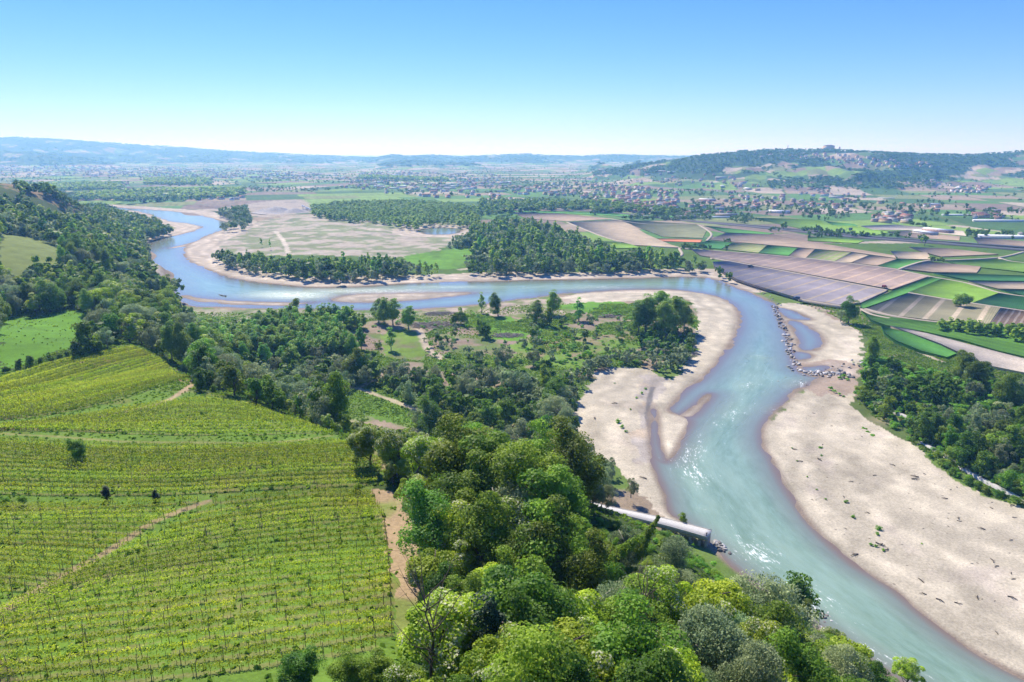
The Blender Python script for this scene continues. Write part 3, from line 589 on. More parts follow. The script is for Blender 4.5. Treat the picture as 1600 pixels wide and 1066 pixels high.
def tube(P, R, k=6):
    P = np.array(P, float); n = len(P); V = []
    for i in range(n):
        t = P[min(i + 1, n - 1)] - P[max(i - 1, 0)]; t /= np.linalg.norm(t) + 1e-9; a = np.cross(t, [0.3, 1, .1]); a /= np.linalg.norm(a) + 1e-9; b = np.cross(t, a)
        for j in range(k):
            q = 2 * math.pi * j / k; V.append(P[i] + R[i] * (math.cos(q) * a + math.sin(q) * b))
    V.append(P[-1]); Q = [(i * k + j, i * k + (j + 1) % k, (i + 1) * k + (j + 1) % k, (i + 1) * k + j) for i in range(n - 1) for j in range(k)]
    T = [((n - 1) * k + j, (n - 1) * k + (j + 1) % k, n * k) for j in range(k)]; return np.array(V), Q, T
def join(parts):
    V, Q, T, o = [], [], [], 0
    for v_, q, t in parts:
        V.append(v_); Q += [tuple(np.array(a) + o) for a in q]; T += [tuple(np.array(a) + o) for a in t]; o += len(v_)
    return np.vstack(V), Q or None, T or None
def trunk(kind, c, seed, limbs=7):
    r = np.random.default_rng(seed + 99); zc, rx, rz, rc, sq = SHAPE[kind]; top = {'poplar': .9, 'cypress': .9, 'shrub': .5}.get(kind, .72); w_ = {'shrub': .012, 'poplar': .014}.get(kind, .022)
    P = [(0, 0, -.06)] + [(r.normal() * .012 * i, r.normal() * .012 * i, top * i / 6) for i in range(1, 7)]
    parts = [tube(P, [w_ * 1.4] + [w_ * (1 - .8 * i / 6) for i in range(1, 7)])]
    for j in r.permutation(len(c))[:limbs]:
        s = np.array(P[1 + int(r.integers(0, 3))]) if kind != 'poplar' else np.array(P[1 + int(r.integers(0, 4))]); e = c[j]; mid = (s + e) / 2 + [0, 0, -.04 if kind != 'willow' else .03]
        parts.append(tube([s, mid, e], [w_ * .5, w_ * .32, w_ * .1], 4))
    return join(parts)
LOD = {0: (64, 290, .024), 1: (32, 90, .052), 2: (13, 18, .19), 3: (6, 7, .36)}
PRO = {}
def proto(kind, lod, k):
    key = (kind, lod, k)
    if key not in PRO:
        ncl, per, L = LOD[lod]
        if kind == 'locust' and lod < 2: ncl = int(ncl * 1.1); L *= .92
        if kind in ('poplar', 'cypress', 'ivy'): per = max(4, int(per * .6)); L *= .8
        if kind == 'shrub': L *= 1.2; per = int(per * .8)
        V, Q, t, b, c, p = crown(kind, ncl, per, L, 1000 * k + lod + sum(map(ord, kind)))
        PRO[key] = (V, Q, t, b, c)
    return PRO[key]
PME = {}
def proto_mesh(kind, lod, k):
    key = (kind, lod, k)
    if key not in PME:
        V, Q, t, b, c = proto(kind, lod, k); me = mesh(kind + '_crown', V, Q, attrs={'tone': t, 'bloom': b}); me.materials.append(LM[kind])
        tv, tq, tt = trunk(kind, c, k); tm = mesh(kind + '_trunk', tv, tq, tt, smooth_=True); tm.materials.append(m_barkpale if kind in ('willow', 'poplar') else m_bark); PME[key] = (me, tm)
    return PME[key]
NV = {0: 4, 1: 4, 2: 4, 3: 3}
TREES = []   # x, y, z, height, width factor, kind, tag
def region(tops, mix, h, spacing, w_=(.9, 1.2), tag='', clear=(), amin=None, sdmin=-3, dens=1.0, zmax=None, seed=0):
    """trees on a jittered stand wherever their tops fall inside the traced outline of the canopy"""
    r = np.random.default_rng(seed + len(TREES)); T = np.array(tops, float)
    gx, gy = hit(T[:, 0], T[:, 1]); g2x, g2y = hit(T[:, 0], T[:, 1], h[1]); ax = np.r_[gx, g2x]; ay = np.r_[gy, g2y]
    xs = np.arange(ax.min() - 30, ax.max() + 30, spacing); ys = np.arange(max(ay.min() - 40, 12), ay.max() + 30, spacing * .87)
    X, Y = np.meshgrid(xs, ys); X[1::2] += spacing / 2; X = (X + r.uniform(-.42, .42, X.shape) * spacing).ravel(); Y = (Y + r.uniform(-.42, .42, Y.shape) * spacing).ravel()
    hh = (h[0] * .8 + (h[1] * 1.1 - h[0] * .8) * r.random(X.shape)) * (.75 + .5 * noise(X / 40 + 3, Y / 40)); Z = h0(X, Y); px, py, d = project(X, Y, Z + hh)
    ok = inside(px, py, T) & (r.random(X.shape) < dens)
    X, Y, Z, hh = X[ok], Y[ok], Z[ok], hh[ok]
    ok = np.ones(X.shape, bool)
    for P in clear: ok &= ~inside(X, Y, P)
    if sdmin is not None:
        m = (Z < 8) & (Y < 2700); s = np.full(X.shape, -400.); s[m] = river_sd(X[m], Y[m]); ok &= s < sdmin
    if zmax: ok &= Z < zmax
    X, Y, Z, hh = X[ok], Y[ok], Z[ok], hh[ok]
    sel = noise(X / 17 + 70, Y / 17) * .6 + r.random(X.shape) * .5; tot = sum(m_[1] for m_ in mix); cum = np.cumsum([m_[1] / tot for m_ in mix]); q = np.argsort(np.argsort(sel)) / max(len(sel), 1)
    for i in range(len(X)):
        k = mix[min(int(np.searchsorted(cum, q[i])), len(mix) - 1)][0]; f = {'shrub': .45, 'poplar': 1.15}.get(k, 1.0) if len(mix) > 1 else 1
        TREES.append((X[i], Y[i], Z[i], hh[i] * f, r.uniform(*w_), k, tag))
    return len(X)
CLEARP = {n_: POLYS[i][0] for i, n_ in enumerate(['bare', 'pit', 'meadow_far', 'shore', 'pointbar', 'channel', 'sand2', 'mud', 'clearing', 'strip', 'mead1', 'mead2', 'mead3', 'mead4', 'gravel', 'rocks', 'scrub', 'olive', 'green', 'ridge', 'ridgetop', 'vineE', 'vine', 'corner', 'edge'])}
cl_hill = [CLEARP[k] for k in ('olive', 'green', 'ridge', 'ridgetop', 'vineE', 'vine', 'edge')]
EDGEC = wpoly([(575,755),(640,772),(676,860),(672,965),(650,1010),(600,1000)], None, 1); cl_hill.append(EDGEC)
cl_mid = [CLEARP[k] for k in ('pointbar', 'channel', 'sand2', 'clearing', 'strip', 'mead1', 'mead2', 'mead3', 'mead4', 'vine', 'edge', 'mud')]
NEARB = wpoly([(250,470),(500,462),(740,466),(1110,447),(1200,480),(1220,620),(200,620)], 3.0, 1)
JET = wpoly([(880,765),(915,775),(1125,815),(1150,905),(1100,900),(1060,888),(985,872),(920,848),(870,812)], 3.0, 1)
EXPL = [ # kind, top pixel, height m, width factor, tag : trees one can tell apart
 ('locust',(695,925),13,1.25,'big yellow-green locust at the lower vineyard corner'),('locust',(880,960),12,1.3,'pale flowering locust filling the bottom edge of the wood'),('locust',(625,1035),8,1.1,'pale yellow locust beside the small orchard trees'),
 ('cypress',(763,930),13,1.3,'dark ivy-covered trunk standing between two yellow locusts'),('locust',(800,975),11,1.0,'bright yellow locust next to the ivy-covered dark trunk'),('broadleaf',(1000,950),13,1.25,'fresh green tree between the pale locust and the ivy snag'),
 ('locust',(650,672),15,1.15,'rounded yellow locust at the head of the dirt strip'),('locust',(615,660),13,1.1,'yellow-green locust above the vineyard end posts'),('locust',(575,652),12,1.05,'cream flowering locust on the vineyard rim'),
 ('broadleaf',(720,655),20,1.1,'tall dark oak on the crest above the river wood'),('broadleaf',(765,662),21,1.15,'very dark broad oak in the row on the crest'),('broadleaf',(815,690),20,1.1,'dark oak stepping down from the crest'),('broadleaf',(860,715),20,1.15,'dark oak over the willow belt'),
 ('broadleaf',(790,705),18,1.1,'shaded oak below the crest row'),('locust',(700,755),15,1.05,'pink-white flowering locust in front of the dark oaks'),('locust',(800,750),16,1.2,'largest cream flowering locust before the dark oaks'),
 ('broadleaf',(668,765),14,1.25,'bushy green tree where the dirt strip narrows'),('broadleaf',(690,835),14,1.2,'dark round tree beside the bare vineyard strip'),('locust',(648,738),11,1.1,'low yellow-green locust leaning over the dirt strip'),
 ('broadleaf',(890,740),18,1.1,'dark oak nearest the concrete jetty road'),('broadleaf',(845,830),15,1.1,''),('locust',(1040,880),14,1.0,'cream flowering locust below the concrete jetty'),('locust',(1110,875),16,1.1,'tall white flowering locust near the river rapids'),
 ('willow',(1060,835),9,1.2,'round grey-green willow in front of the concrete jetty'),('willow',(975,815),9,1.1,'grey willow on the grass below the jetty road'),('willow',(1180,885),15,1.2,'dark willow leaning over the rapids'),('broadleaf',(1245,895),15,1.2,'dark green tree at the edge of the rapids'),
 ('locust',(1165,945),11,1.0,'bright yellow-green tree among the dark river trees'),('locust',(1310,975),13,1.3,'wide yellowish locust above the river at the bottom'),('locust',(1425,1030),9,1.3,'cream flowering bush against the turquoise water at the bottom'),
 ('willow',(905,905),12,1.2,''),('willow',(940,890),13,1.1,''),('locust',(760,860),13,1.0,''),
 ('poplar',(1035,453),30,2.0,'tallest poplar of the grove on the point bar'),('poplar',(1012,460),28,1.9,'second poplar of the grove on the point bar'),('poplar',(1058,462),27,1.9,'poplar on the sand side of the tall grove'),('poplar',(1000,470),24,1.8,''),('poplar',(1072,474),20,1.9,''),('poplar',(1042,470),26,1.9,''),
 ('broadleaf',(778,457),19,1.1,'lone dark round tree on the near river bank'),('poplar',(752,459),15,1.3,'thin pale half-bare poplar beside the lone dark tree'),('poplar',(865,453),21,1.8,'tall poplar on the bank behind the bushes'),('broadleaf',(720,480),14,1.1,''),('broadleaf',(708,484),12,1.1,''),
 ('poplar',(905,468),17,1.8,'single poplar at the end of the point bar meadow'),('poplar',(838,468),19,1.7,''),('broadleaf',(855,477),16,1,''),('poplar',(600,464),22,1.6,''),('poplar',(612,463),23,1.6,'tallest poplar by the pale river bar'),('poplar',(637,475),20,1.7,''),('poplar',(590,466),19,1.6,''),
 ('poplar',(609,514),15,1.5,'slim upright poplar alone in the brown clearing'),('shrub',(592,531),6,.9,'small round bush beside the slim upright poplar'),('broadleaf',(463,462),14,1.0,'single dark tree above the poplar plantation'),
 ('broadleaf',(550,542),20,1.1,'large dark green tree above the dirt track'),('broadleaf',(565,548),18,1.1,''),('locust',(516,514),10,1.0,'bright yellow-green bush in front of the plantation'),('broadleaf',(563,512),11,1.1,'dark round bush in the brown clearing'),
 ('ivy',(905,800),13,.9,'tallest bright leaning ivy-clad snag before the dark oaks'),('ivy',(925,826),10,.8,'second leaning ivy-clad snag, lower than the first'),('ivy',(940,838),8,.8,'lowest leaning ivy-clad snag, nearest the jetty meadow'),('ivy',(985,805),11,1.0,'dark ivy-clad snag standing by the jetty meadow'),
 ('broadleaf',(116,686),5.6,1.15,'lone round bushy tree standing in the vineyard'),('cypress',(163,759),3.1,2.1,'small dark fir standing in the vineyard below the lone bush'),('cypress',(241,765),2.6,2.0,'smaller dark fir to the right of the first in the vineyard'),('shrub',(559,752),2.6,.8,'small dark shrub by the upper end of the dirt strip'),
 ('shrub',(33,772),2.2,.9,'low green shrub in the vineyard near the frame edge'),('shrub',(5,776),1.9,1.2,''),('shrub',(610,610),0.1,.1,'SKIP'),
 ('broadleaf',(466,1014),5.2,1.35,'small rounded fruit tree in front of the last vine row'),('broadleaf',(545,1020),4.6,1.4,'wider fruit tree beside the small rounded one'),('broadleaf',(585,1015),5.0,1.3,''),
 ('broadleaf',(1331,464),20,1.0,'lone tall tree where the right bank track ends'),('willow',(1316,480),11,1.2,'pale low willow leaning on the lone tall tree'),('broadleaf',(1505,452),16,1.35,'solitary spreading tree in the bright green field'),
 ('shrub',(1470,400),9,1.3,'dark shrub clump beside the field track'),('shrub',(1458,400),8,1.3,''),('broadleaf',(1226,344),17,1.0,'single round tree in the green field before the road'),('broadleaf',(1448,364),18,.9,''),
 ('broadleaf',(1373,525),18,.9,''),('broadleaf',(1508,542),20,1.1,'tall dark tree crowning the right bank wood'),('broadleaf',(1535,556),20,1.1,''),('broadleaf',(1580,575),20,1.2,''),('willow',(1597,755),14,1.1,'silvery willow against the dyke wall at the right edge'),
 ('shrub',(1068,800),5,.8,'thin young bush on the concrete jetty'),('broadleaf',(530,418),16,1.0,'dark bushy tree on the far shore'),
 ('poplar',(407,372),12,.8,''),('poplar',(421,376),12,.8,''),
]
TUFTS = [(1298,609,2.2),(1304,613,1.8),(1311,617,1.6),(1318,620,1.2),(1350,672,2),(1356,678,2.2),(1363,683,2.2),(1370,688,1.8),(1376,693,1.4),(1388,704,1.8),(1281,700,1.4),(1284,712,1.0),(1430,738,1.2),(1322,785,1.4),(1333,808,1.3),(1372,827,1.8),(1371,835,1.2),
 (1361,852,1.2),(1368,853,1.0),(1380,860,.9),(1486,780,1.6),(1494,777,1.4),(1507,784,1.6),(1530,800,1.5),(1503,765,1.3),(1480,750,1.3),(1560,815,1.2),(1500,762,1.1),(1318,590,2.6),(1312,592,2.0),(1324,594,1.8),(965,660,2.2),(972,668,1.8),(978,675,1.4),(1003,615,1.4),(995,622,1.1),(1008,608,1.3),(985,640,1),(960,600,1.2),(1238,700,.8),(1245,720,.8),(1262,745,.8),(1276,765,.7),(1290,780,.8),(1550,840,.8),(1440,850,.7),(1400,800,.8)]
def plant_all():
    for p, q, h in TUFTS:
        x, y = flat([p], [q], .6); TREES.append((x[0], y[0], .4, h, 1.5, 'shrub', 'tuft'))
    T = [e for e in EXPL if e[4] != 'SKIP']; px = np.array([e[1][0] for e in T]); py = np.array([e[1][1] for e in T]); hh = np.array([e[2] for e in T])
    for i, (k, p, h, w_, lab) in enumerate(T):
        x, y = hit([p[0]], [p[1]], h); TREES.append((x[0], y[0], float(h0(x, y)[0]), h, w_, k, '*' + lab))
    # the wood on the slope under the viewpoint
    SB = dict(clear=cl_hill + [JET], sdmin=-2)
    region([(690,672),(770,690),(860,725),(912,765),(922,850),(900,900),(800,900),(720,850),(690,760)], [('broadleaf', 8), ('locust', 1.6), ('willow', .5)], (8, 13.5), 5.7, tag='slope', **SB)
    region([(415,634),(450,622),(520,650),(560,655),(620,668),(690,668),(690,760),(720,850),(730,960),(640,985),(655,900),(625,860),(608,800),(600,750),(545,705),(450,672)], [('locust', 6), ('broadleaf', 2.5), ('shrub', .6)], (6, 11), 5.1, tag='slope', **SB)
    region([(640,985),(730,960),(720,860),(800,900),(900,900),(1000,930),(1040,1180),(560,1180),(600,1030)], [('locust', 5), ('broadleaf', 4), ('willow', .7), ('cypress', .3)], (7, 12), 5.4, tag='slope', **SB)
    region([(925,862),(985,884),(1060,912),(1150,930),(1235,920),(1280,960),(1330,1010),(1400,1060),(1440,1180),(1040,1180),(1000,930),(900,900)], [('broadleaf', 5), ('locust', 3.2), ('willow', 2.4)], (6, 12), 5.3, tag='slope', **SB)
    region([(420,632),(500,640),(540,650),(600,672),(540,690),(450,664)], [('locust', 3), ('willow', 1)], (5, 9), 5, tag='slope', clear=cl_hill)
    # the woods on the left hillside
    region([(-200,285),(0,300),(20,299),(48,310),(90,330),(124,330),(150,320),(200,328),(240,336),(262,348),(268,360),(232,374),(226,390),(245,420),(274,430),(276,466),(330,492),(350,540),(330,600),(300,590),(275,560),(240,530),(160,520),(140,500),(0,485),(-200,470)],
           [('broadleaf', 7), ('locust', 2), ('willow', 3), ('poplar', .6)], (11, 19), 9.0, tag='hillside', clear=cl_hill, sdmin=-2)
    region([(105,318),(160,314),(228,340),(225,372),(180,360)], [('broadleaf', 5), ('willow', 5)], (10, 17), 9.5, tag='farbend', clear=cl_hill, sdmin=-2)
    region([(20,279),(60,284),(122,306),(118,318),(60,292),(20,284)], [('broadleaf', 1)], (9, 14), 11, tag='ridge', clear=[], sdmin=None, zmax=400)
    # scalloped hedge between the meadow and the upper vineyard
    for (p, q), h in zip([(8,568),(25,560),(45,552),(62,556),(75,550),(90,549),(103,546),(118,528),(132,522),(143,526),(150,530)], [4,5,6,4,5,4,4,9,10,8,7]):
        x, y = hit([p], [q], h); TREES.append((x[0], y[0], float(h0(x, y)[0]), h, 1.2, 'broadleaf', 'hedge'))
    # river wood on the near flood plain
    region([(285,478),(330,490),(345,500),(420,478),(480,470),(545,470),(568,490),(560,520),(450,545),(340,530),(300,500)], [('poplar', 1)], (14, 17), 6.2, (1.3, 1.7), 'plantation', clear=cl_mid)
    region([(285,485),(340,515),(450,520),(520,520),(560,538),(640,560),(700,560),(830,560),(880,560),(905,590),(900,650),(885,690),(800,680),(700,652),(655,640),(600,625),(560,600),(500,620),(430,650),(330,620),(300,560)],
           [('willow', 6), ('broadleaf', 5), ('shrub', 1.5)], (9, 16), 8.2, tag='riverwood', clear=cl_mid)
    region([(560,560),(600,570),(660,590),(720,565),(840,575),(900,610),(860,700),(700,660),(600,640),(570,620)], [('shrub', 3), ('willow', 2)], (4, 7), 7, tag='riverwood', clear=cl_mid)
    region([(470,640),(600,660),(660,645),(640,680),(560,690),(480,670)], [('shrub', 1), ('willow', 1)], (4, 7), 7, tag='riverwood', clear=cl_mid)
    # willow belt along the sand
    region([(870,580),(905,556),(960,540),(1050,548),(1080,520),(1090,500),(1060,600),(990,572),(955,600),(960,640),(905,655),(925,690),(985,730),(1016,765),(1000,772),(940,765),(895,745),(850,690),(850,620)],
           [('willow', 6), ('shrub', 1)], (7, 12), 6.3, tag='belt', clear=cl_mid + [JET], sdmin=-6)
    region([(700,500),(820,480),(900,480),(990,500),(1080,520),(1075,550),(900,560),(700,545),(560,520)], [('willow', 4), ('shrub', 3), ('broadleaf', 2)], (5, 11), 9, tag='meadow', clear=[CLEARP[k] for k in ('pointbar', 'mead1', 'mead2', 'strip')], dens=.42)
    region([(560,500),(700,485),(860,475),(1000,478),(1085,520),(1075,570),(960,585),(860,600),(640,560)], [('shrub', 1)], (.8, 2.6), 4.2, (1.3, 2.2), tag='meadow', clear=[CLEARP[k] for k in ('pointbar', 'strip', 'clearing', 'sand2', 'mead1')], dens=.16)
    region([(930,800),(1000,812),(1060,830),(1110,870),(1140,905),(1060,905),(985,880),(920,860)], [('shrub', 1)], (.8, 2.2), 3.2, (1.2, 2.0), tag='slope', sdmin=-3, dens=.6)
    region([(1345,545),(1400,560),(1600,600),(1620,800),(1500,755),(1400,690),(1335,625)], [('shrub', 1)], (1.5, 4), 4.5, (1.2, 2), tag='rightwood', clear=[CLEARP['gravel']], sdmin=-6)
    region([(1000,500),(1090,495),(1100,530),(1060,545),(1000,530)], [('shrub', 2), ('broadleaf', 1)], (6, 9), 6, tag='grove', clear=[CLEARP['pointbar']])
    region([(925,838),(1000,850),(1062,858),(1090,878),(1060,905),(985,880),(930,860)], [('willow', 2), ('shrub', 2)], (5, 8), 5.5, tag='slope', clear=cl_hill, sdmin=-3)
    # right bank wood
    region([(1350,535),(1385,540),(1420,575),(1460,580),(1490,565),(1530,560),(1600,585),(1700,640),(1700,860),(1600,790),(1500,730),(1440,695),(1400,665),(1340,620)],
           [('broadleaf', 6), ('willow', 3), ('shrub', 3)], (7, 14), 8.0, tag='rightwood', clear=[CLEARP['gravel'], CLEARP['rocks']], sdmin=-8)
    region([(1340,590),(1400,650),(1480,700),(1600,770),(1600,800),(1480,730),(1380,665)], [('broadleaf', 3), ('shrub', 3)], (4, 7), 7, tag='rightwood', clear=[CLEARP['gravel'], CLEARP['rocks']], sdmin=-8)
    # far shore woods
    region([(326,388),(345,385),(400,392),(480,398),(600,396),(690,412),(694,436),(560,440),(480,438),(400,415),(330,402)], [('broadleaf', 3), ('willow', 3), ('poplar', 2)], (10, 18), 9.5, tag='farshore', clear=[NEARB], sdmin=-22)
    region([(695,376),(735,352),(780,336),(860,344),(950,374),(940,384),(1000,386),(1090,398),(1112,412),(1112,430),(980,430),(830,430),(740,422),(735,400),(690,386)], [('willow', 4), ('broadleaf', 4), ('poplar', 3)], (12, 20), 10.5, (.9, 1.3), tag='farwood', clear=[CLEARP['meadow_far'], CLEARP['pointbar'], CLEARP['mud'], CLEARP['mead2'], NEARB], sdmin=-22)
    region([(1110,416),(1125,412),(1150,428),(1200,455),(1225,470),(1200,468),(1150,446),(1112,430)], [('broadleaf', 2), ('shrub', 1)], (8, 14), 9, tag='bankline', clear=FW, sdmin=-3)
    region([(345,322),(385,316),(392,340),(350,346),(332,338)], [('willow', 1), ('broadleaf', 1)], (9, 18), 12, tag='farisland', sdmin=-8)
    region([(1466,498),(1480,495),(1620,507),(1780,525),(1780,530),(1620,513),(1470,502)], [('poplar', 1)], (9, 11), 4.5, (1.6, 2.0), 'hedgerow', sdmin=None)
    region([(485,318),(540,312),(640,310),(720,316),(750,322),(750,345),(640,345),(560,340),(490,330)], [('poplar', 1)], (10, 13), 12.0, (1.9, 2.4), 'farplantation', sdmin=None)
    for T_ in ([(20,284),(60,284),(190,282),(190,292),(30,292)],[(225,276),(330,276),(330,284),(225,284)],[(110,298),(240,292),(380,290),(380,302),(250,308),(120,306)],[(560,272),(700,276),(700,279),(560,276)],[(750,308),(960,312),(1060,322),(1060,328),(900,322),(750,318)],[(660,325),(800,318),(800,326),(690,330)]):
        region(T_, [('poplar', 1), ('broadleaf', 1)], (11, 15), 18, (1.8, 2.4), 'farplantation', sdmin=None)
    # the broad plain: hedges, copses, gardens
    r = np.random.default_rng(5); n = 26000; y = 1250 * np.exp(r.random(n) * 1.95); x = (r.random(n) * 2 - 1) * y * .82
    g = fbm(x / 170 + 9, y / 170 + 9, 3); k = (g > .56) | (np.abs(fbm(x / 300, y / 260 + 44, 3) - .5) < .012); z = h0(x, y); px, py, d = project(x, y, z)
    k &= (py < 345) & (py > 245) & (z < 30) & ((px < 1100) | (r.random(n) < .35)) & ~((px < 800) & (py > 306)); s = np.full(n, -400.); m = k & (y < 2700); s[m] = river_sd(x[m], y[m]); k &= s < -10
    for P in FW + [CLEARP['bare'], CLEARP['pit']]: k &= ~inside(x, y, P)
    for i in np.nonzero(k)[0]: TREES.append((x[i], y[i], z[i], r.uniform(6, 13), r.uniform(.9, 1.5), 'broadleaf' if r.random() < .7 else 'willow', 'plain'))
    n = 2600; px = r.uniform(1050, 1640, n); py = r.uniform(330, 392, n); x, y = flat(px, py, 4); k = fbm(x / 90 + 9, y / 90, 2) > .64
    for P in FW: k &= ~inside(x, y, P)
    for i in np.nonzero(k)[0]: TREES.append((x[i], y[i], 3.4, r.uniform(5, 11), r.uniform(.9, 1.4), 'broadleaf', 'plain'))
    # woods of the far hills
    for (y0, y1, n, hh, big) in ((2300, 5200, 42000, (9, 15), 1.5), (5200, 12500, 16000, (13, 22), 3.0)):
        y = r.uniform(y0, y1, n); x = (r.random(n) * 2 - 1) * y * .80; z = h0(x, y); px, py, d = project(x, y, z)
        g = fbm(x / 260 + 3, y / 260 + 3, 3); k = (z > np.where((px > 1040) & (px < 1460), 7, 18)) & ((g > np.where((px > 1000) & (px < 1450), .39, .455)) | (r.random(n) < .03)) & (py < 335)
        if y0 < 3000:
            sl = z - h0(x, y - 40); k &= sl > 1; k &= ~((px > 1430) & (py > 262) & (g < .52)) & ~((px > 980) & (px < 1200) & (py > 272))
        for i in np.nonzero(k)[0]: TREES.append((x[i], y[i], z[i], r.uniform(*hh), r.uniform(1.0, 1.5) * big / 1.3, 'broadleaf', 'hills'))
plant_all()
def thin_out():
    # growth kept down along the jetty, the bare strip, the dyke and the tracks, which stand clear in the place
    S_ = [(p, q, 4.0) for p, q in [(930,790),(945,793),(960,797),(975,800),(990,804),(1005,807),(1020,811),(1040,816),(1060,821),(1080,827),(1100,832)]] + [(p, q, None) for p, q in [(598,790),(606,815),(613,840),(620,865),(628,890),(634,915),(636,940)]] + \
         [(p, q, 3.0) for p, q in [(1442,691),(1455,699),(1475,711),(1502,729),(1520,739),(1540,750),(1560,760),(1580,771),(1398,642),(1412,648)]] + [(p, q, None) for p, q in [(545,606),(560,608),(580,615),(600,622),(620,630),(640,637)]]
    A = np.array([(t[0], t[1], t[2], t[3], t[4]) for t in TREES]); kx = np.ones(len(A), bool); cr = np.array([SHAPE[t[5]][1] for t in TREES])
    px, py, d = project(A[:, 0], A[:, 1], A[:, 2] + A[:, 3] * .52); rx = cr * A[:, 3] * A[:, 4] * F / d; ry = .46 * A[:, 3] * F / d
    for p, q, zz in S_:
        gx, gy = flat([p], [q], zz) if zz else hit([p], [q]); dd = project(gx, gy, zz or h0(gx, gy))[2][0]
        kx &= ~((((px - p) / rx) ** 2 + ((py - q) / ry) ** 2 < .85) & (d < dd + 3) & (d > 20))
    m = (A[:, 2] < 9) & (A[:, 1] < 2900); sd = np.full(len(A), -400.); sd[m] = river_sd(A[m, 0], A[m, 1]); wet = sd > -1
    for t, w_ in zip(TREES, wet):
        if w_: print('WET', t[5:], [round(float(v_)) for v_ in project(t[0], t[1], t[2])])
    kx &= ~wet
    k0 = [t for t, k in zip(TREES, kx) if k]; print('THINNED', len(TREES) - len(k0)); TREES[:] = k0
thin_out()
LAND = {k: wpoly([p, p], None, 1)[0] for k, p in {'concrete jetty': (1085, 832), 'lone vineyard tree': (116, 712), 'poplar grove on the point bar': (1035, 535), 'dirt track fork': (560, 608), 'upper end of the dirt strip': (590, 780), 'lower vineyard corner': (620, 1000), 'slope meadow': (80, 540),
        'olive hillside field': (60, 410), 'inner river bend': (262, 440), 'brown clearing': (610, 545), 'sand bank edge': (905, 665), 'boulder weir': (1300, 590), 'dyke wall': (1500, 735), 'far shore meadow': (700, 400), 'mulched field': (1180, 450), 'lone field tree': (1505, 474), 'driftwood heap': (690, 500), 'rapids': (1210, 915),
        'upper vineyard': (150, 600), 'bare flood plain': (450, 390), 'ridge field': (70, 305)}.items()}
ORD1 = ['', 'first', 'second', 'third', 'fourth', 'fifth', 'sixth', 'seventh', 'eighth', 'ninth', 'tenth', 'eleventh', 'twelfth', 'thirteenth', 'fourteenth', 'fifteenth', 'sixteenth', 'seventeenth', 'eighteenth', 'nineteenth']
TENS = {2: ('twentieth', 'twenty'), 3: ('thirtieth', 'thirty'), 4: ('fortieth', 'forty'), 5: ('fiftieth', 'fifty'), 6: ('sixtieth', 'sixty'), 7: ('seventieth', 'seventy')}
def ordn(n): return ORD1[n] if n < 20 else (TENS[n // 10][0] if n % 10 == 0 else TENS[n // 10][1] + '-' + ORD1[n % 10])
KD = {'broadleaf': 'dark green broadleaf tree', 'locust': 'yellow-green locust tree', 'willow': 'grey-green willow', 'poplar': 'slim poplar', 'shrub': 'bushy green shrub', 'cypress': 'narrow dark conifer', 'ivy': 'leaning ivy-clad snag'}
KN = {'broadleaf': 'broadleaf_tree', 'locust': 'locust_tree', 'willow': 'willow_tree', 'poplar': 'poplar_tree', 'shrub': 'shrub', 'cypress': 'conifer', 'ivy': 'ivy_snag'}
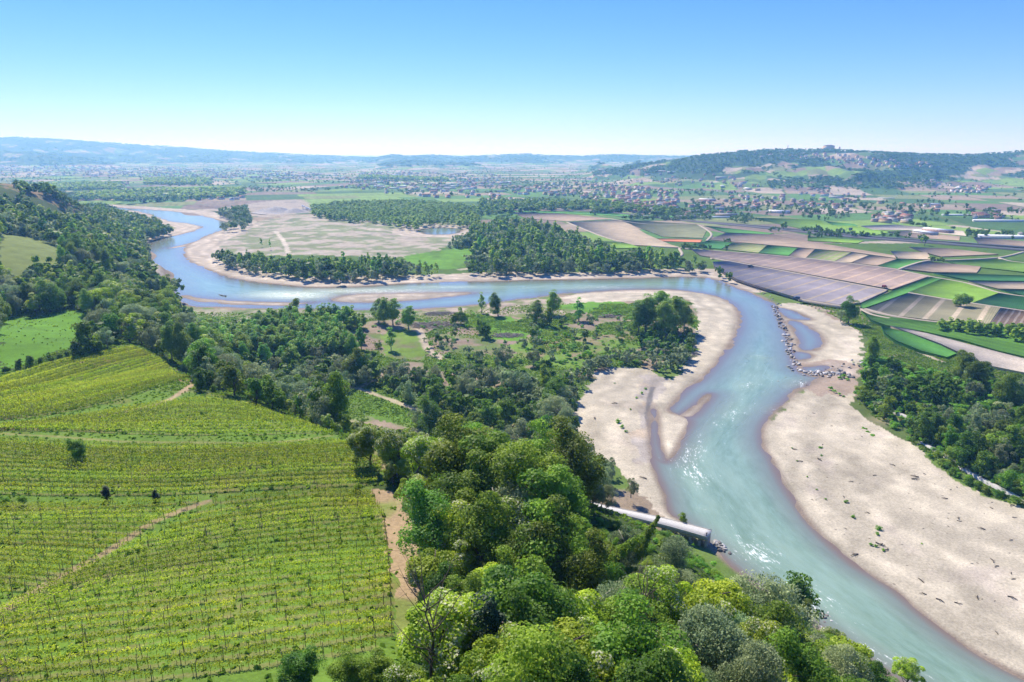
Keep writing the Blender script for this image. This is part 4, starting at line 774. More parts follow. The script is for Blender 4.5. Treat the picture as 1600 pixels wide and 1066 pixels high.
def place_trees():
    A = np.array([(t[0], t[1], t[2], t[3], t[4]) for t in TREES]); kinds = np.array([t[5] for t in TREES])
    px, py, d = project(A[:, 0], A[:, 1], A[:, 2] + A[:, 3] * .5); size = A[:, 3] * F / d
    vis = (px > -30) & (px < 1630) & (py < 1110) & (py > 150); margin = (px > -260) & (px < 1860) & (d > 25)
    r = np.random.default_rng(11); counts = {}
    for kind in SHAPE:
        idx = np.nonzero((kinds == kind) & margin)[0]
        if not len(idx): continue
        expl = [i for i in idx if TREES[i][6].startswith('*')]
        cand = [i for i in sorted(idx, key=lambda i: -size[i]) if vis[i] and not TREES[i][6].startswith('*') and TREES[i][6] not in ('hills', 'plain')]
        ind = expl + cand[:max(0, 292 - len(expl))]; ind = ind[:292]
        rest = [i for i in idx if i not in set(ind)]
        # labels by neighbourhood
        by = {}
        for i in ind:
            lab = TREES[i][6][1:] if TREES[i][6].startswith('*') else ''
            if lab: by.setdefault('', []).append((i, lab, 0)); continue
            nm, dist = min(((k, math.hypot(A[i, 0] - v_[0], A[i, 1] - v_[1])) for k, v_ in LAND.items()), key=lambda q: q[1]); by.setdefault(nm, []).append((i, '', dist))
        for nm, L in by.items():
            L.sort(key=lambda q: q[2])
            for rank, (i, lab, dist) in enumerate(L, 1):
                if not lab: lab = f"{KD[kind]}, {ordn(rank)} nearest the {nm}" if rank < 80 else f"{KD[kind]} far out from the {nm}"
                x, y, z, h, w_ = A[i]; lod = 0 if d[i] < 190 or (h > 17 and d[i] < 650) else 1
                if d[i] > 700: lod = 2
                k = int(r.integers(0, NV[lod])); cm, tm = proto_mesh(kind, lod, k)
                e = empty(KN[kind], (x, y, z), lab, {'shrub': 'shrub'}.get(kind, 'tree'), ('standing alone' if not nm else f"{kind} trees around the {nm}") if nm else None, r.uniform(0, 6.28), (h * w_, h * w_, h))
                add('crown', cm, None, e)
                if kind == 'ivy': e.rotation_euler = (0, (.42, .85, 1.0, .3)[rank % 4], r.uniform(-.5, .3))
                if size[i] > 14: add('trunk', tm, None, e)
        # everything past the three hundred largest of the kind
        Vs, Qs, ts, bs, o = [], [], [], [], 0
        Tv, Tq, to = [], [], 0
        for i in rest:
            x, y, z, h, w_ = A[i]; lod = 0 if d[i] < 135 else 1 if d[i] < 330 else (2 if d[i] < 1900 else 3)
            V, Q, t, b, c = proto(kind, lod, int(r.integers(0, NV[lod]))); a = r.uniform(0, 6.28); ca, sa = math.cos(a), math.sin(a)
            X = (V[:, 0] * ca - V[:, 1] * sa) * h * w_ + x; Y = (V[:, 0] * sa + V[:, 1] * ca) * h * w_ + y; Z = V[:, 2] * h + z - .03 * h
            Vs.append(np.stack([X, Y, Z], 1).astype(np.float32)); Qs.append(Q + o); o += len(V); ts.append(np.clip(t * .6 + r.uniform(-.05, .65), 0, 1)); bs.append(b)
        counts[kind] = (len(ind), len(rest), o // 4)
        if Vs:
            add('distant_' + ('shrubs' if kind == 'shrub' else KN[kind].replace('_tree', '_wood')), mesh('wood', np.vstack(Vs), np.vstack(Qs), attrs={'tone': np.concatenate(ts), 'bloom': np.concatenate(bs)}), LM[kind], kind='stuff',
                label=f"far {kind} trees merging into woods along river, plain and hills")
    print('TREES', counts)
place_trees()
def grass():
    r = np.random.default_rng(31); n = 330000; px = r.uniform(-20, 1620, n); py = 480 + 600 * r.random(n) ** 1.3; x, y = hit(px[:1], py[:1])
    X = r.uniform(-330, 330, n); Y = 60 + 540 * r.random(n) ** .8; Z = height(X, Y); px, py, d = project(X, Y, Z); k = (px > -30) & (px < 1640) & (py < 1090) & (Z > .7)
    for nm in ('pointbar', 'gravel', 'channel', 'rocks', 'strip'): k &= ~inside(X, Y, CLEARP[nm])
    for P, w_, c_ in WL: k &= seg_dist(X, Y, P, False) > w_ * 1.2
    for P in FW: k &= ~inside(X, Y, P)
    k &= ~((inside(X, Y, CLEARP['green']) | inside(X, Y, CLEARP['olive'])) & (r.random(n) < .97)); k &= ~(inside(X, Y, CLEARP['vine']) & (r.random(n) < .55)); k &= ~((fbm(X / 30 + 3, Y / 30, 3) > .56) & (Z < 6) & (X > -120) & (X < 200))
    for nm in ('edge', 'sand2', 'mud', 'clearing', 'strip'): k &= ~(inside(X, Y, CLEARP[nm]) & (r.random(n) < .75))
    X, Y, Z = X[k], Y[k], Z[k]; n = len(X); print('GRASS', n); s = r.uniform(.22, .5, n) * (1 + np.hypot(X, Y) / 1100); V = []
    for q in range(2):
        a = r.uniform(0, 3.14, n) + q * 1.5; dx, dy = np.cos(a) * s * .9, np.sin(a) * s * .9; lx, ly = r.normal(0, .4, n) * s, r.normal(0, .4, n) * s
        V.append(np.stack([np.stack([X - dx, Y - dy, Z - .03], 1), np.stack([X + dx, Y + dy, Z - .03], 1), np.stack([X + dx * .7 + lx, Y + dy * .7 + ly, Z + s * .8], 1), np.stack([X - dx * .6 + lx, Y - dy * .6 + ly, Z + s * 1.0], 1)], 1).reshape(-1, 3))
    V = np.vstack(V); add('grass', mesh('grass', V, np.arange(len(V)).reshape(-1, 4), attrs={'tone': np.repeat(np.tile(np.clip(fbm(X / 5, Y / 5, 3) * 1.6 - .3 + r.uniform(-.2, .2, n), 0, 1), 2), 4), 'bloom': np.zeros(len(V))}), LM['grass'], kind='stuff', label='short rough grass on the slope, meadows and river banks')
grass()
# ------------------------------------------------------------------ vine rows with their posts and stems
m_post = simple('weathered_post', (.17, .14, .11), nscale=6); m_stem = simple('vine_stem', (.10, .07, .045), nscale=6)
def post_mesh(h, seed):
    r = np.random.default_rng(seed); v_, q, t = tube([(0, 0, -.3), (r.normal() * .02, r.normal() * .02, h * .6), (r.normal() * .05, r.normal() * .05, h)], [.05, .045, .035], 5); me = mesh('post', v_, q, t); me.materials.append(m_post); return me
POSTS = [post_mesh(h, i) for i, h in enumerate((1.65, 1.8, 1.9, 2.05))]
def vine_rows():
    r = np.random.default_rng(3)
    for bi, (nm, num, P, ps, lf) in enumerate(ROWS):
        L = np.r_[0, np.cumsum(np.linalg.norm(np.diff(P, axis=0), axis=1))]; T = L[-1]
        if T < 3: continue
        def at(s):
            x = np.interp(s, L, P[:, 0]); y = np.interp(s, L, P[:, 1]); return x, y
        o = P[0]; oz = float(height(P[:1, 0], P[:1, 1], np.array([-400.]))[0])
        total = sum(1 for q in ROWS if q[0] == nm)
        e = empty('vine_row', (o[0], o[1], oz), f"{ordn(num)} vine row of the {nm}, counted from its far edge", 'vine row', 'vine rows on the near slope')
        dens = 26 if lf < .23 else (20 if lf < .27 else 13); dens = dens * 2.3; n = int(T * dens); s = np.sort(r.uniform(0, T, n)); gap = noise(s / 1.1 + bi * 3.7, s * 0 + bi) + .35 * noise(s / 9 + bi, s * 0 + 4)
        s = s[gap > .22]; n = len(s); x, y = at(s); x2, y2 = at(s + .5); dx, dy = x2 - x, y2 - y; dl = np.hypot(dx, dy) + 1e-6
        xe, ye = at(np.minimum(s, T - .6)); xf, yf = at(np.minimum(s, T - .6) + .5); dl = np.hypot(xf - xe, yf - ye) + 1e-6; nx, ny = -(yf - ye) / dl, (xf - xe) / dl
        g = height(x, y, np.full(x.shape, -400.)); zz = np.clip(r.normal(.9, .26, n), .3, 1.7) + .2 * noise(s / 2.3, s * 0 + bi); lat = r.normal(0, .24, n)
        c = np.stack([x + nx * lat - o[0], y + ny * lat - o[1], g + zz - oz], 1)
        nr = r.normal(size=(n, 3)) * .8 + [0, 0, .5]; nr /= np.linalg.norm(nr, axis=1)[:, None]; a = np.cross(nr, r.normal(size=(n, 3))); a /= np.linalg.norm(a, axis=1)[:, None]; b = np.cross(nr, a); l = lf * r.uniform(.6, 1.2, n)[:, None]
        V = np.stack([c - a * l * .5, c + b * l * .5, c + a * l * .6, c - b * l * .5], 1).reshape(-1, 3)
        add('foliage', mesh('foliage', V, np.arange(4 * n).reshape(-1, 4), attrs={'tone': np.repeat(np.clip(.35 + .4 * noise(s / 1.7 + 9, s * 0 + bi) + r.uniform(-.25, .25, n) + .25 * (zz > 1.1), 0, 1), 4), 'bloom': np.zeros(4 * n)}), LM['vine'], e)
        # stems and stakes
        s = np.arange(.4, T, 1.0) ; s = s + r.uniform(-.15, .15, len(s)); x, y = at(s); g = height(x, y, np.full(x.shape, -400.)) - oz; hgt = np.where(r.random(len(s)) < .35, r.uniform(1.4, 1.9, len(s)), r.uniform(.6, .9, len(s))); w_ = .03
        lx = r.normal(0, .05, len(s)); ly = r.normal(0, .05, len(s)); B = np.stack([x - o[0], y - o[1], g - .1], 1); V = []
        for k in range(3):
            q = 2.094 * k; V.append(B + [w_ * math.cos(q), w_ * math.sin(q), 0])
        for k in range(3):
            q = 2.094 * k; V.append(B + np.stack([w_ * .8 * math.cos(q) + lx, w_ * .8 * math.sin(q) + ly, hgt], 1))
        m_ = len(s); V = np.vstack(V); Q = np.concatenate([np.stack([np.arange(m_) + k * m_, np.arange(m_) + ((k + 1) % 3) * m_, np.arange(m_) + (3 + (k + 1) % 3) * m_, np.arange(m_) + (3 + k) * m_], 1) for k in range(3)])
        add('stems', mesh('stems', V, Q), m_stem, e, kind='stuff')
        s = np.r_[.1, np.arange(r.uniform(.6, 1) * ps, T - 1, ps), T - .1]
        if len(s) > 98: s = s[:98]
        x, y = at(s); g = height(x, y, np.full(x.shape, -400.)) - oz
        for k in range(len(s)):
            p = add('post', POSTS[int(r.integers(0, 4))], None, e, (x[k] - o[0], y[k] - o[1], g[k])); p.rotation_euler = (r.normal() * .03, r.normal() * .03, r.uniform(0, 6))
vine_rows()
# ------------------------------------------------------------------ boxes, stones, timber
def box(x0, x1, y0, y1, z0, z1):
    V = np.array([(x, y, z) for z in (z0, z1) for x, y in ((x0, y0), (x1, y0), (x1, y1), (x0, y1))], float)
    return V, [(0, 3, 2, 1), (4, 5, 6, 7), (0, 1, 5, 4), (1, 2, 6, 5), (2, 3, 7, 6), (3, 0, 4, 7)], []
def nearest_labels(items, desc, cat, lands):
    out = {}
    for k, (x, y) in enumerate(items):
        nm = min(lands, key=lambda q: math.hypot(x - lands[q][0], y - lands[q][1])); out.setdefault(nm, []).append((math.hypot(x - lands[nm][0], y - lands[nm][1]), k))
    lab = [None] * len(items)
    for nm, L in out.items():
        for rk, (_, k) in enumerate(sorted(L), 1): lab[k] = (f"{desc[k]}, {ordn(rk)} nearest the {nm}" if rk < 80 else f"{desc[k]} beyond the others near the {nm}", f"{cat} near the {nm}")
    return lab
W1 = lambda p, z=1.0: tuple(float(q[0]) for q in flat([p[0]], [p[1]], z))
m_rock = simple('boulder_stone', (.40, .37, .33), nscale=1.2, amp=.4, bump=.5); m_rockd = simple('dark_boulder_stone', (.20, .18, .16), nscale=1.2, amp=.4, bump=.5); m_rockw = simple('pale_boulder_stone', (.58, .56, .53), nscale=1.2, amp=.25, bump=.5)
def rock_mesh(seed):
    r = np.random.default_rng(seed); V, T = [], []
    t = (1 + 5 ** .5) / 2; base = np.array([(-1,t,0),(1,t,0),(-1,-t,0),(1,-t,0),(0,-1,t),(0,1,t),(0,-1,-t),(0,1,-t),(t,0,-1),(t,0,1),(-t,0,-1),(-t,0,1)], float); base /= np.linalg.norm(base[0])
    F = [(0,11,5),(0,5,1),(0,1,7),(0,7,10),(0,10,11),(1,5,9),(5,11,4),(11,10,2),(10,7,6),(7,1,8),(3,9,4),(3,4,2),(3,2,6),(3,6,8),(3,8,9),(4,9,5),(2,4,11),(6,2,10),(8,6,7),(9,8,1)]
    V = [tuple(v_) for v_ in base]; mid = {}
    def m(a, b):
        k = (min(a, b), max(a, b))
        if k not in mid: q = np.array(V[a]) + V[b]; V.append(tuple(q / np.linalg.norm(q))); mid[k] = len(V) - 1
        return mid[k]
    for a, b, c in F: ab, bc, ca = m(a, b), m(b, c), m(c, a); T += [(a, ab, ca), (b, bc, ab), (c, ca, bc), (ab, bc, ca)]
    V = np.array(V)
    for _ in range(7):
        d = r.normal(size=3); d /= np.linalg.norm(d); s = V @ d; lim = r.uniform(.45, .85); V = V - np.clip(s - lim, 0, None)[:, None] * d
    V *= [1, r.uniform(.6, 1), r.uniform(.4, .75)]; return mesh('boulder', V, None, T)
ROCKS = []
for i in range(9): me = rock_mesh(i); me.materials.append((m_rock, m_rockd, m_rockw)[i % 3]); ROCKS.append(me)
def boulders():
    r = np.random.default_rng(21); pts = []
    def line(P, n, spread, size):
        Q = catmull(P, 10, False); x, y = flat(Q[:, 0], Q[:, 1], .4); L = np.r_[0, np.cumsum(np.hypot(np.diff(x), np.diff(y)))]
        for s in r.uniform(0, L[-1], n): pts.append((np.interp(s, L, x) + r.normal() * spread, np.interp(s, L, y) + r.normal() * spread * 1.4, r.uniform(*size), None))
    line([(1208,478),(1217,495),(1227,520),(1236,545),(1243,574)], 100, 1.7, (.6, 1.9))
    line([(1252,580),(1275,584),(1305,584),(1325,588)], 85, 2.6, (.6, 2.0)); line([(1300,574),(1330,572),(1348,564)], 14, 3, (.6, 1.8)); line([(1228,590),(1250,598)], 7, 4, (.4, 1.0))
    line([(1116,846),(1124,852),(1134,858)], 22, .9, (.5, 1.4)); line([(1165,415 + 27),(1200,464),(1222,480)], 25, 2, (.5, 1.2)); line([(1265,478),(1300,489),(1330,497)], 25, 3, (.4, 1.0)); line([(1283,955),(1300,968)], 9, 1.2, (.4, .9))
    lands = {'river end of the boulder weir': W1((1250,580)), 'bank end of the boulder weir': W1((1345,590)), 'upstream tip of the rock groyne': W1((1208,478)), 'downstream tip of the rock groyne': W1((1243,574)), 'concrete jetty': W1((1112,842)), 'mulched field corner': W1((1335,478)), 'wooded bottom bank': W1((1290,960))}
    lab = nearest_labels([(p[0], p[1]) for p in pts], [('grey', 'dark grey', 'pale')[i % 9 % 3] + ' angular boulder' for i in range(len(pts))], 'boulders', lands)
    for i, (x, y, s, _) in enumerate(pts):
        z = max(float(height(np.array([x]), np.array([y]))[0]), -.35)
        o = add('boulder', ROCKS[i % 9], None, None, (x, y, z + s * .2)); o.scale = (s, s, s); o.rotation_euler = (r.normal() * .3, r.normal() * .3, r.uniform(0, 6.3)); o['label'], o['group'] = lab[i]; o['category'] = 'boulder'
boulders()
m_wood = simple('bleached_driftwood', (.34, .29, .24), nscale=3, amp=.35); m_woodd = simple('dark_driftwood', (.12, .10, .08), nscale=3, amp=.35)
def heap(p, rad, n, lab, L=(2, 7), mat=m_wood, hgt=1.6):
    r = np.random.default_rng(int(p[0])); x, y = W1(p, 3); z = float(height(np.array([x]), np.array([y]))[0]); parts = []
    for i in range(n):
        a = r.uniform(0, 6.3); q = rad * r.random() ** .6; c = np.array([q * math.cos(a) * 1.6, q * math.sin(a), hgt * (1 - q / rad) * r.random() + .1]); d = np.array([math.cos(r.normal() * .9), math.sin(r.normal() * .9), r.normal() * .12]) * r.uniform(*L) / 2
        parts.append(tube([c - d, c + d * .2 + r.normal(size=3) * .15, c + d], [r.uniform(.08, .28), r.uniform(.08, .22), .05], 5))
    v_, q, t = join(parts); o = add('driftwood_heap', mesh('driftwood_heap', v_, q, t), mat, None, (x, y, z)); o['label'] = lab; o['category'] = 'driftwood'; o['group'] = 'flood driftwood heaps'
heap((690,487), 9, 260, 'grey driftwood heap lying nearest the water beside the brown clearing'); heap((682,508), 13, 420, 'largest grey driftwood heap piled beside the pale track'); heap((1048,548), 11, 380, 'grey driftwood heap tangled at the foot of the poplar grove'); heap((1062,534), 6, 150, 'small driftwood heap under the shrubs next to the poplar grove')
heap((954,494), 6, 150, 'driftwood heap by the green strip behind the shrubs'); heap((795,524), 7, 160, 'low driftwood heap beside the scattered bushes', hgt=.8); heap((1060,556), 4, 90, 'narrow driftwood heap at the edge of the pale sand')
def branches():
    r = np.random.default_rng(8); pts = []
    for _ in range(120):
        px, py = r.uniform(1195, 1600), r.uniform(640, 1050); x, y = W1((px, py), .8)
        if inside(np.array([x]), np.array([y]), CLEARP['gravel'])[0] and river_sd(np.array([x]), np.array([y]))[0] < -6 and len(pts) < 52: pts.append((x, y, r.uniform(.8, 2.6)))
    for p in ((1430,753),(1428,749),(1280,718),(1375,850),(1385,858),(1335,865),(930,655),(1005,745),(960,630)): pts.append((*W1(p, .8), 3.2))
    lands = {'boulder weir': W1((1300,620)), 'bend of the gravel bank': W1((1200,690)), 'dyke wall': W1((1520,790)), 'middle of the wide gravel bank': W1((1400,850)), 'gravel bank at the bottom edge': W1((1560,1000)), 'sand bank by the willows': W1((960,640))}
    lab = nearest_labels([p[:2] for p in pts], ['dark stranded branch'] * len(pts), 'stranded branches', lands); MS = []
    for k in range(5):
        parts = [tube([(-1, 0, .1), (0, r.normal() * .2, .22), (1, r.normal() * .3, .12)], [.13, .1, .04], 5)] + [tube([(q, 0, .15), (q + .35, r.choice([-1, 1]) * r.uniform(.3, .7), .3)], [.06, .02], 4) for q in r.uniform(-.6, .6, 4)]
        v_, q, t = join(parts); me = mesh('stranded_branch', v_, q, t); me.materials.append(m_woodd); MS.append(me)
    for i, (x, y, s) in enumerate(pts):
        o = add('stranded_branch', MS[i % 5], None, None, (x, y, float(height(np.array([x]), np.array([y]))[0]))); o.scale = (s * .5, s * .5, s * .6); o.rotation_euler = (0, 0, r.uniform(0, 6.3)); o['label'], o['group'] = lab[i]; o['category'] = 'branch'
branches()
x, y = W1((347,462), 0); v_, q, t = join([tube([(-5, 0, 0), (0, .3, .25), (5, -.5, .1)], [.5, .4, .15], 6), tube([(-4.5, 0, .1), (-5.2, .8, 1.2)], [.3, .1], 5), tube([(-4.2, 0, .1), (-5, -.9, .9)], [.25, .08], 5), tube([(1, .2, .2), (3, 1.6, .7)], [.15, .04], 4)])
o = add('floating_log', mesh('floating_log', v_, q, t), m_woodd, None, (x, y, 0)); o.scale = (1.3, 1.3, 1.3); o.rotation_euler = (0, 0, 2.5); o['label'] = 'dark tree trunk stranded in the bright water of the river bend'; o['category'] = 'log'
# ------------------------------------------------------------------ concrete jetty and dyke wall
m_conc = simple('bleached_concrete', (.52, .50, .46), nscale=1.5, amp=.15); m_concd = simple('stained_concrete', (.30, .28, .25), nscale=1.5, amp=.3)
def jetty():
    P = [(922,788),(960,797),(1000,806),(1050,818),(1109,834)]; Q = catmull(P, 5, False); zz = 4.6; x, y = flat(Q[:, 0], Q[:, 1], zz); n = len(x)
    e = empty('concrete_jetty', (x[-1], y[-1], 0), 'long white concrete jetty running from the willows into the river rapids', 'jetty')
    d = np.gradient(np.stack([x, y], 1), axis=0); d /= np.linalg.norm(d, axis=1)[:, None]; nx, ny = -d[:, 1], d[:, 0]; hw = np.interp(np.arange(n), [0, n - 1], [1.7, 2.7]); o = np.array([x[-1], y[-1], 0])
    def strip(o1, o2, z0, z1, nm, m):
        V = np.concatenate([np.stack([x + nx * a * hw + nx * b, y + ny * a * hw + ny * b, 0 * x + z], 1) - o for (a, b), z in ((o1, z0), (o1, z1), (o2, z1), (o2, z0))])
        F = [(i + a * n, i + 1 + a * n, i + 1 + ((a + 1) % 4) * n, i + ((a + 1) % 4) * n) for i in range(n - 1) for a in range(4)] + [(0, n, 2 * n, 3 * n), (n - 1, 4 * n - 1, 3 * n - 1, 2 * n - 1)]
        return add(nm, mesh(nm, V, F), m, e)
    strip((-1, 0), (1, 0), zz - .55, zz, 'deck', m_conc); strip((-1, -.02), (-1, .16), zz + .004, zz + .12, 'kerb', m_conc); strip((1, -.16), (1, .02), zz + .004, zz + .12, 'kerb', m_conc)
    strip((-1, -.02), (-1, .35), zz - 1.5, zz - .553, 'side_beam', m_concd)
    ang = math.atan2(d[-1, 1], d[-1, 0])
    for k in range(6):
        i = n - 1 - k * 1.15; a = np.interp(i, range(n), x), np.interp(i, range(n), y)
        v_, q, t = box(-.45, .45, -2.3, 2.3, -2, zz - .56); p = add('pier', mesh('pier', v_, q, t), m_concd, e, (a[0] - o[0] - math.cos(ang) * .6, a[1] - o[1] - math.sin(ang) * .6, 0)); p.rotation_euler = (0, 0, ang)
    v_, q, t = join([tube([(0, 0, 0), (0, 0, .9)], [.16, .16], 8), tube([(0, 0, .9), (0, 0, 1.15)], [.27, .25], 8)]); b = add('mooring_post', mesh('mooring_post', v_, q, t), m_woodd, None, (x[-1] + nx[-1] * -1.9 - d[-1, 0] * .6, y[-1] - ny[-1] * 1.9 - d[-1, 1] * .6, zz)); b['label'] = 'short black post standing at the river end of the jetty'; b['category'] = 'post'
jetty()
def wall(P, w_, z0, z1, lab):
    Q = catmull(P, 6, False); x, y = flat(Q[:, 0], Q[:, 1], z1); n = len(x); d = np.gradient(np.stack([x, y], 1), axis=0); d /= np.linalg.norm(d, axis=1)[:, None]; nx, ny = -d[:, 1], d[:, 0]
    V = np.concatenate([np.stack([x + nx * a, y + ny * a, 0 * x + z], 1) for a, z in ((-w_ * 1.2, z0), (-w_, z1), (w_, z1), (w_ * 1.2, z0))]); F = [(i + a * n, i + 1 + a * n, i + 1 + ((a + 1) % 4) * n, i + ((a + 1) % 4) * n) for i in range(n - 1) for a in range(4)] + [(0, n, 2 * n, 3 * n), (n - 1, 4 * n - 1, 3 * n - 1, 2 * n - 1)]
    o = add('dyke_wall', mesh('dyke_wall', V, F), m_conc); o['label'] = lab; o['category'] = 'wall'
wall([(1440,690),(1462,703),(1484,716)], .8, -1, 3.6, 'short upstream piece of the pale concrete dyke beside the gravel bank'); wall([(1500,728),(1540,750),(1600,781),(1700,835)], .9, -1, 3.6, 'long pale concrete dyke wall along the wood at the frame edge'); wall([(1398,642),(1412,648),(1428,654)], .9, 0, 3.4, 'small pale wall fragment hidden among the right bank shrubs')
# ------------------------------------------------------------------ buildings
WALLS = [simple('plaster_' + n_, c, nscale=.4, amp=.12) for n_, c in (('cream', (.62, .54, .42)), ('white', (.72, .69, .64)), ('rose', (.55, .38, .32)), ('ochre', (.58, .44, .28)))]
ROOFS = [simple('tiles_' + n_, c, nscale=1.0, amp=.2) for n_, c in (('red', (.30, .135, .10)), ('brown', (.22, .13, .10)), ('grey', (.32, .30, .30)))]; m_white = simple('white_sheet_roof', (.82, .83, .84), nscale=.3, amp=.06); m_glass = simple('dark_window', (.05, .06, .07), rough=.3)
def gable(w_, l, h, rh, ov=.5):
    a, b = w_ / 2 + ov, l / 2 + ov; V = np.array([(-a, -b, h - .1), (a, -b, h - .1), (a, b, h - .1), (-a, b, h - .1), (-a, -b, h + .15), (a, -b, h + .15), (a, b, h + .15), (-a, b, h + .15), (0, -b, h + rh), (0, b, h + rh)], float)
    return V, [(0, 3, 2, 1), (0, 1, 5, 4), (1, 2, 6, 5), (2, 3, 7, 6), (3, 0, 4, 7), (5, 6, 9, 8), (7, 4, 8, 9)], [(4, 5, 8), (6, 7, 9)]
def house_geo(kind):
    return {'house': (10, 13, 6, 2.4), 'tall_house': (12, 14, 9, 2.6), 'farmhouse': (10, 24, 6.5, 3), 'warehouse': (26, 60, 7, 1.6), 'greenhouse': (9, 90, 2.6, 1.5)}[kind]
HM = {}
def house_parts(kind, wi, ri):
    k = (kind, wi, ri)
    if k not in HM:
        w_, l, h, rh = house_geo(kind); v_, q, t = box(-w_ / 2, w_ / 2, -l / 2, l / 2, -2, h - .11); a = mesh('wall', v_, q, t); a.materials.append(WALLS[wi]); v_, q, t = gable(w_, l, h, rh); b = mesh('roof', v_, q, t); b.materials.append(m_white if kind in ('warehouse', 'greenhouse') and ri != 2 else ROOFS[ri])
        parts = []
        if kind != 'greenhouse':
            for zf in ([1.2, 4.0] if kind != 'warehouse' else [3.5]) + ([6.6] if kind == 'tall_house' else []):
                for yy in np.arange(-l / 2 + 2, l / 2 - 1, 3.2 if kind != 'warehouse' else 7):
                    for s in (-1, 1): parts.append(box(s * w_ / 2 - .06, s * w_ / 2 + .06, yy, yy + 1.1, zf, zf + 1.4))
                for xx in np.arange(-w_ / 2 + 2, w_ / 2 - 1, 3.2):
                    for s in (-1, 1): parts.append(box(xx, xx + 1.1, s * l / 2 - .06, s * l / 2 + .06, zf, zf + 1.4))
        W_ = None
        if parts: v_, q, t = join(parts); W_ = mesh('windows', v_, q, t); W_.materials.append(m_glass)
        v_, q, t = box(-w_ * .25 - .35, -w_ * .25 + .35, -.35, .35, h, h + rh + .8); c = mesh('chimney', v_, q, t); c.materials.append(WALLS[2]); HM[k] = (a, b, W_, c)
    return HM[k]
TOWNS = [ # outline, count, kind weights (house, tall, farm, warehouse), name
 ([(800,292),(870,286),(960,288),(1060,300),(1060,330),(1000,334),(960,328),(900,308),(800,304)], 270, (7, 3, .5, .5), 'plain town'), ([(940,318),(1030,316),(1062,326),(1062,334),(960,334)], 60, (7, 3, .5, 1), 'near edge of the plain town'),
 ([(1062,318),(1130,316),(1220,320),(1225,330),(1070,342)], 34, (7, 1, 1, 1), 'roadside village'), ([(1150,306),(1220,308),(1340,322),(1330,330),(1160,326)], 38, (7, 1, 1, .6), 'hill foot village'),
 ([(500,272),(600,268),(790,272),(800,290),(700,300),(560,292)], 300, (6, 2, 1, 5), 'industrial suburb'), ([(0,258),(180,259),(340,264),(500,272),(500,282),(200,276),(0,274)], 520, (6, 5, 0, 4), 'distant left city'),
 ([(1255,238),(1330,243),(1400,252),(1465,256),(1462,262),(1370,262),(1320,256),(1240,247)], 110, (5, 5, 0, 0), 'hilltop town'), ([(1180,240),(1260,240),(1260,250),(1180,248)], 22, (5, 3, 0, 0), 'castle ridge'),
 ([(1364,337),(1414,335),(1420,350),(1366,349)], 34, (3, 1, 4, .6), 'stone farm village'), ([(1438,355),(1500,360),(1500,366),(1440,361)], 8, (0, 0, 4, 2), 'grey farm sheds'), ([(1515,336),(1565,337),(1565,344),(1520,343)], 16, (4, 0, 3, 0), 'tree-ringed farm'),
 ([(1485,290),(1550,292),(1552,300),(1490,304)], 30, (4, 2, 1, 1), 'hillside hamlet'), ([(1440,282),(1470,280),(1475,288),(1445,290)], 10, (4, 0, 1, 0), 'upper hamlet'), ([(155,288),(200,288),(205,297),(160,297)], 16, (4, 1, 1, 0), 'left plain hamlet'), ([(310,306),(385,306),(385,314),(318,314)], 12, (2, 0, 3, 1), 'river hamlet'),
 ([(1280,292),(1360,305),(1350,312),(1230,308)], 22, (4, 0, 1, .4), 'wood foot hamlet'), ([(1000,262),(1100,270),(1200,290),(1200,300),(900,282),(900,272)], 60, (4, 0, 2, 1), 'inner hill farms'), ([(1100,300),(1640,330),(1640,340),(1100,316)], 30, (4, 0, 2, .3), 'scattered right farms'), ([(1585,368),(1600,368),(1612,374),(1590,373)], 2, (1, 0, 0, 0), 'roadside cottage'), ([(520,290),(800,300),(800,312),(620,308)], 35, (4, 1, 2, 1), 'plantation farms')]
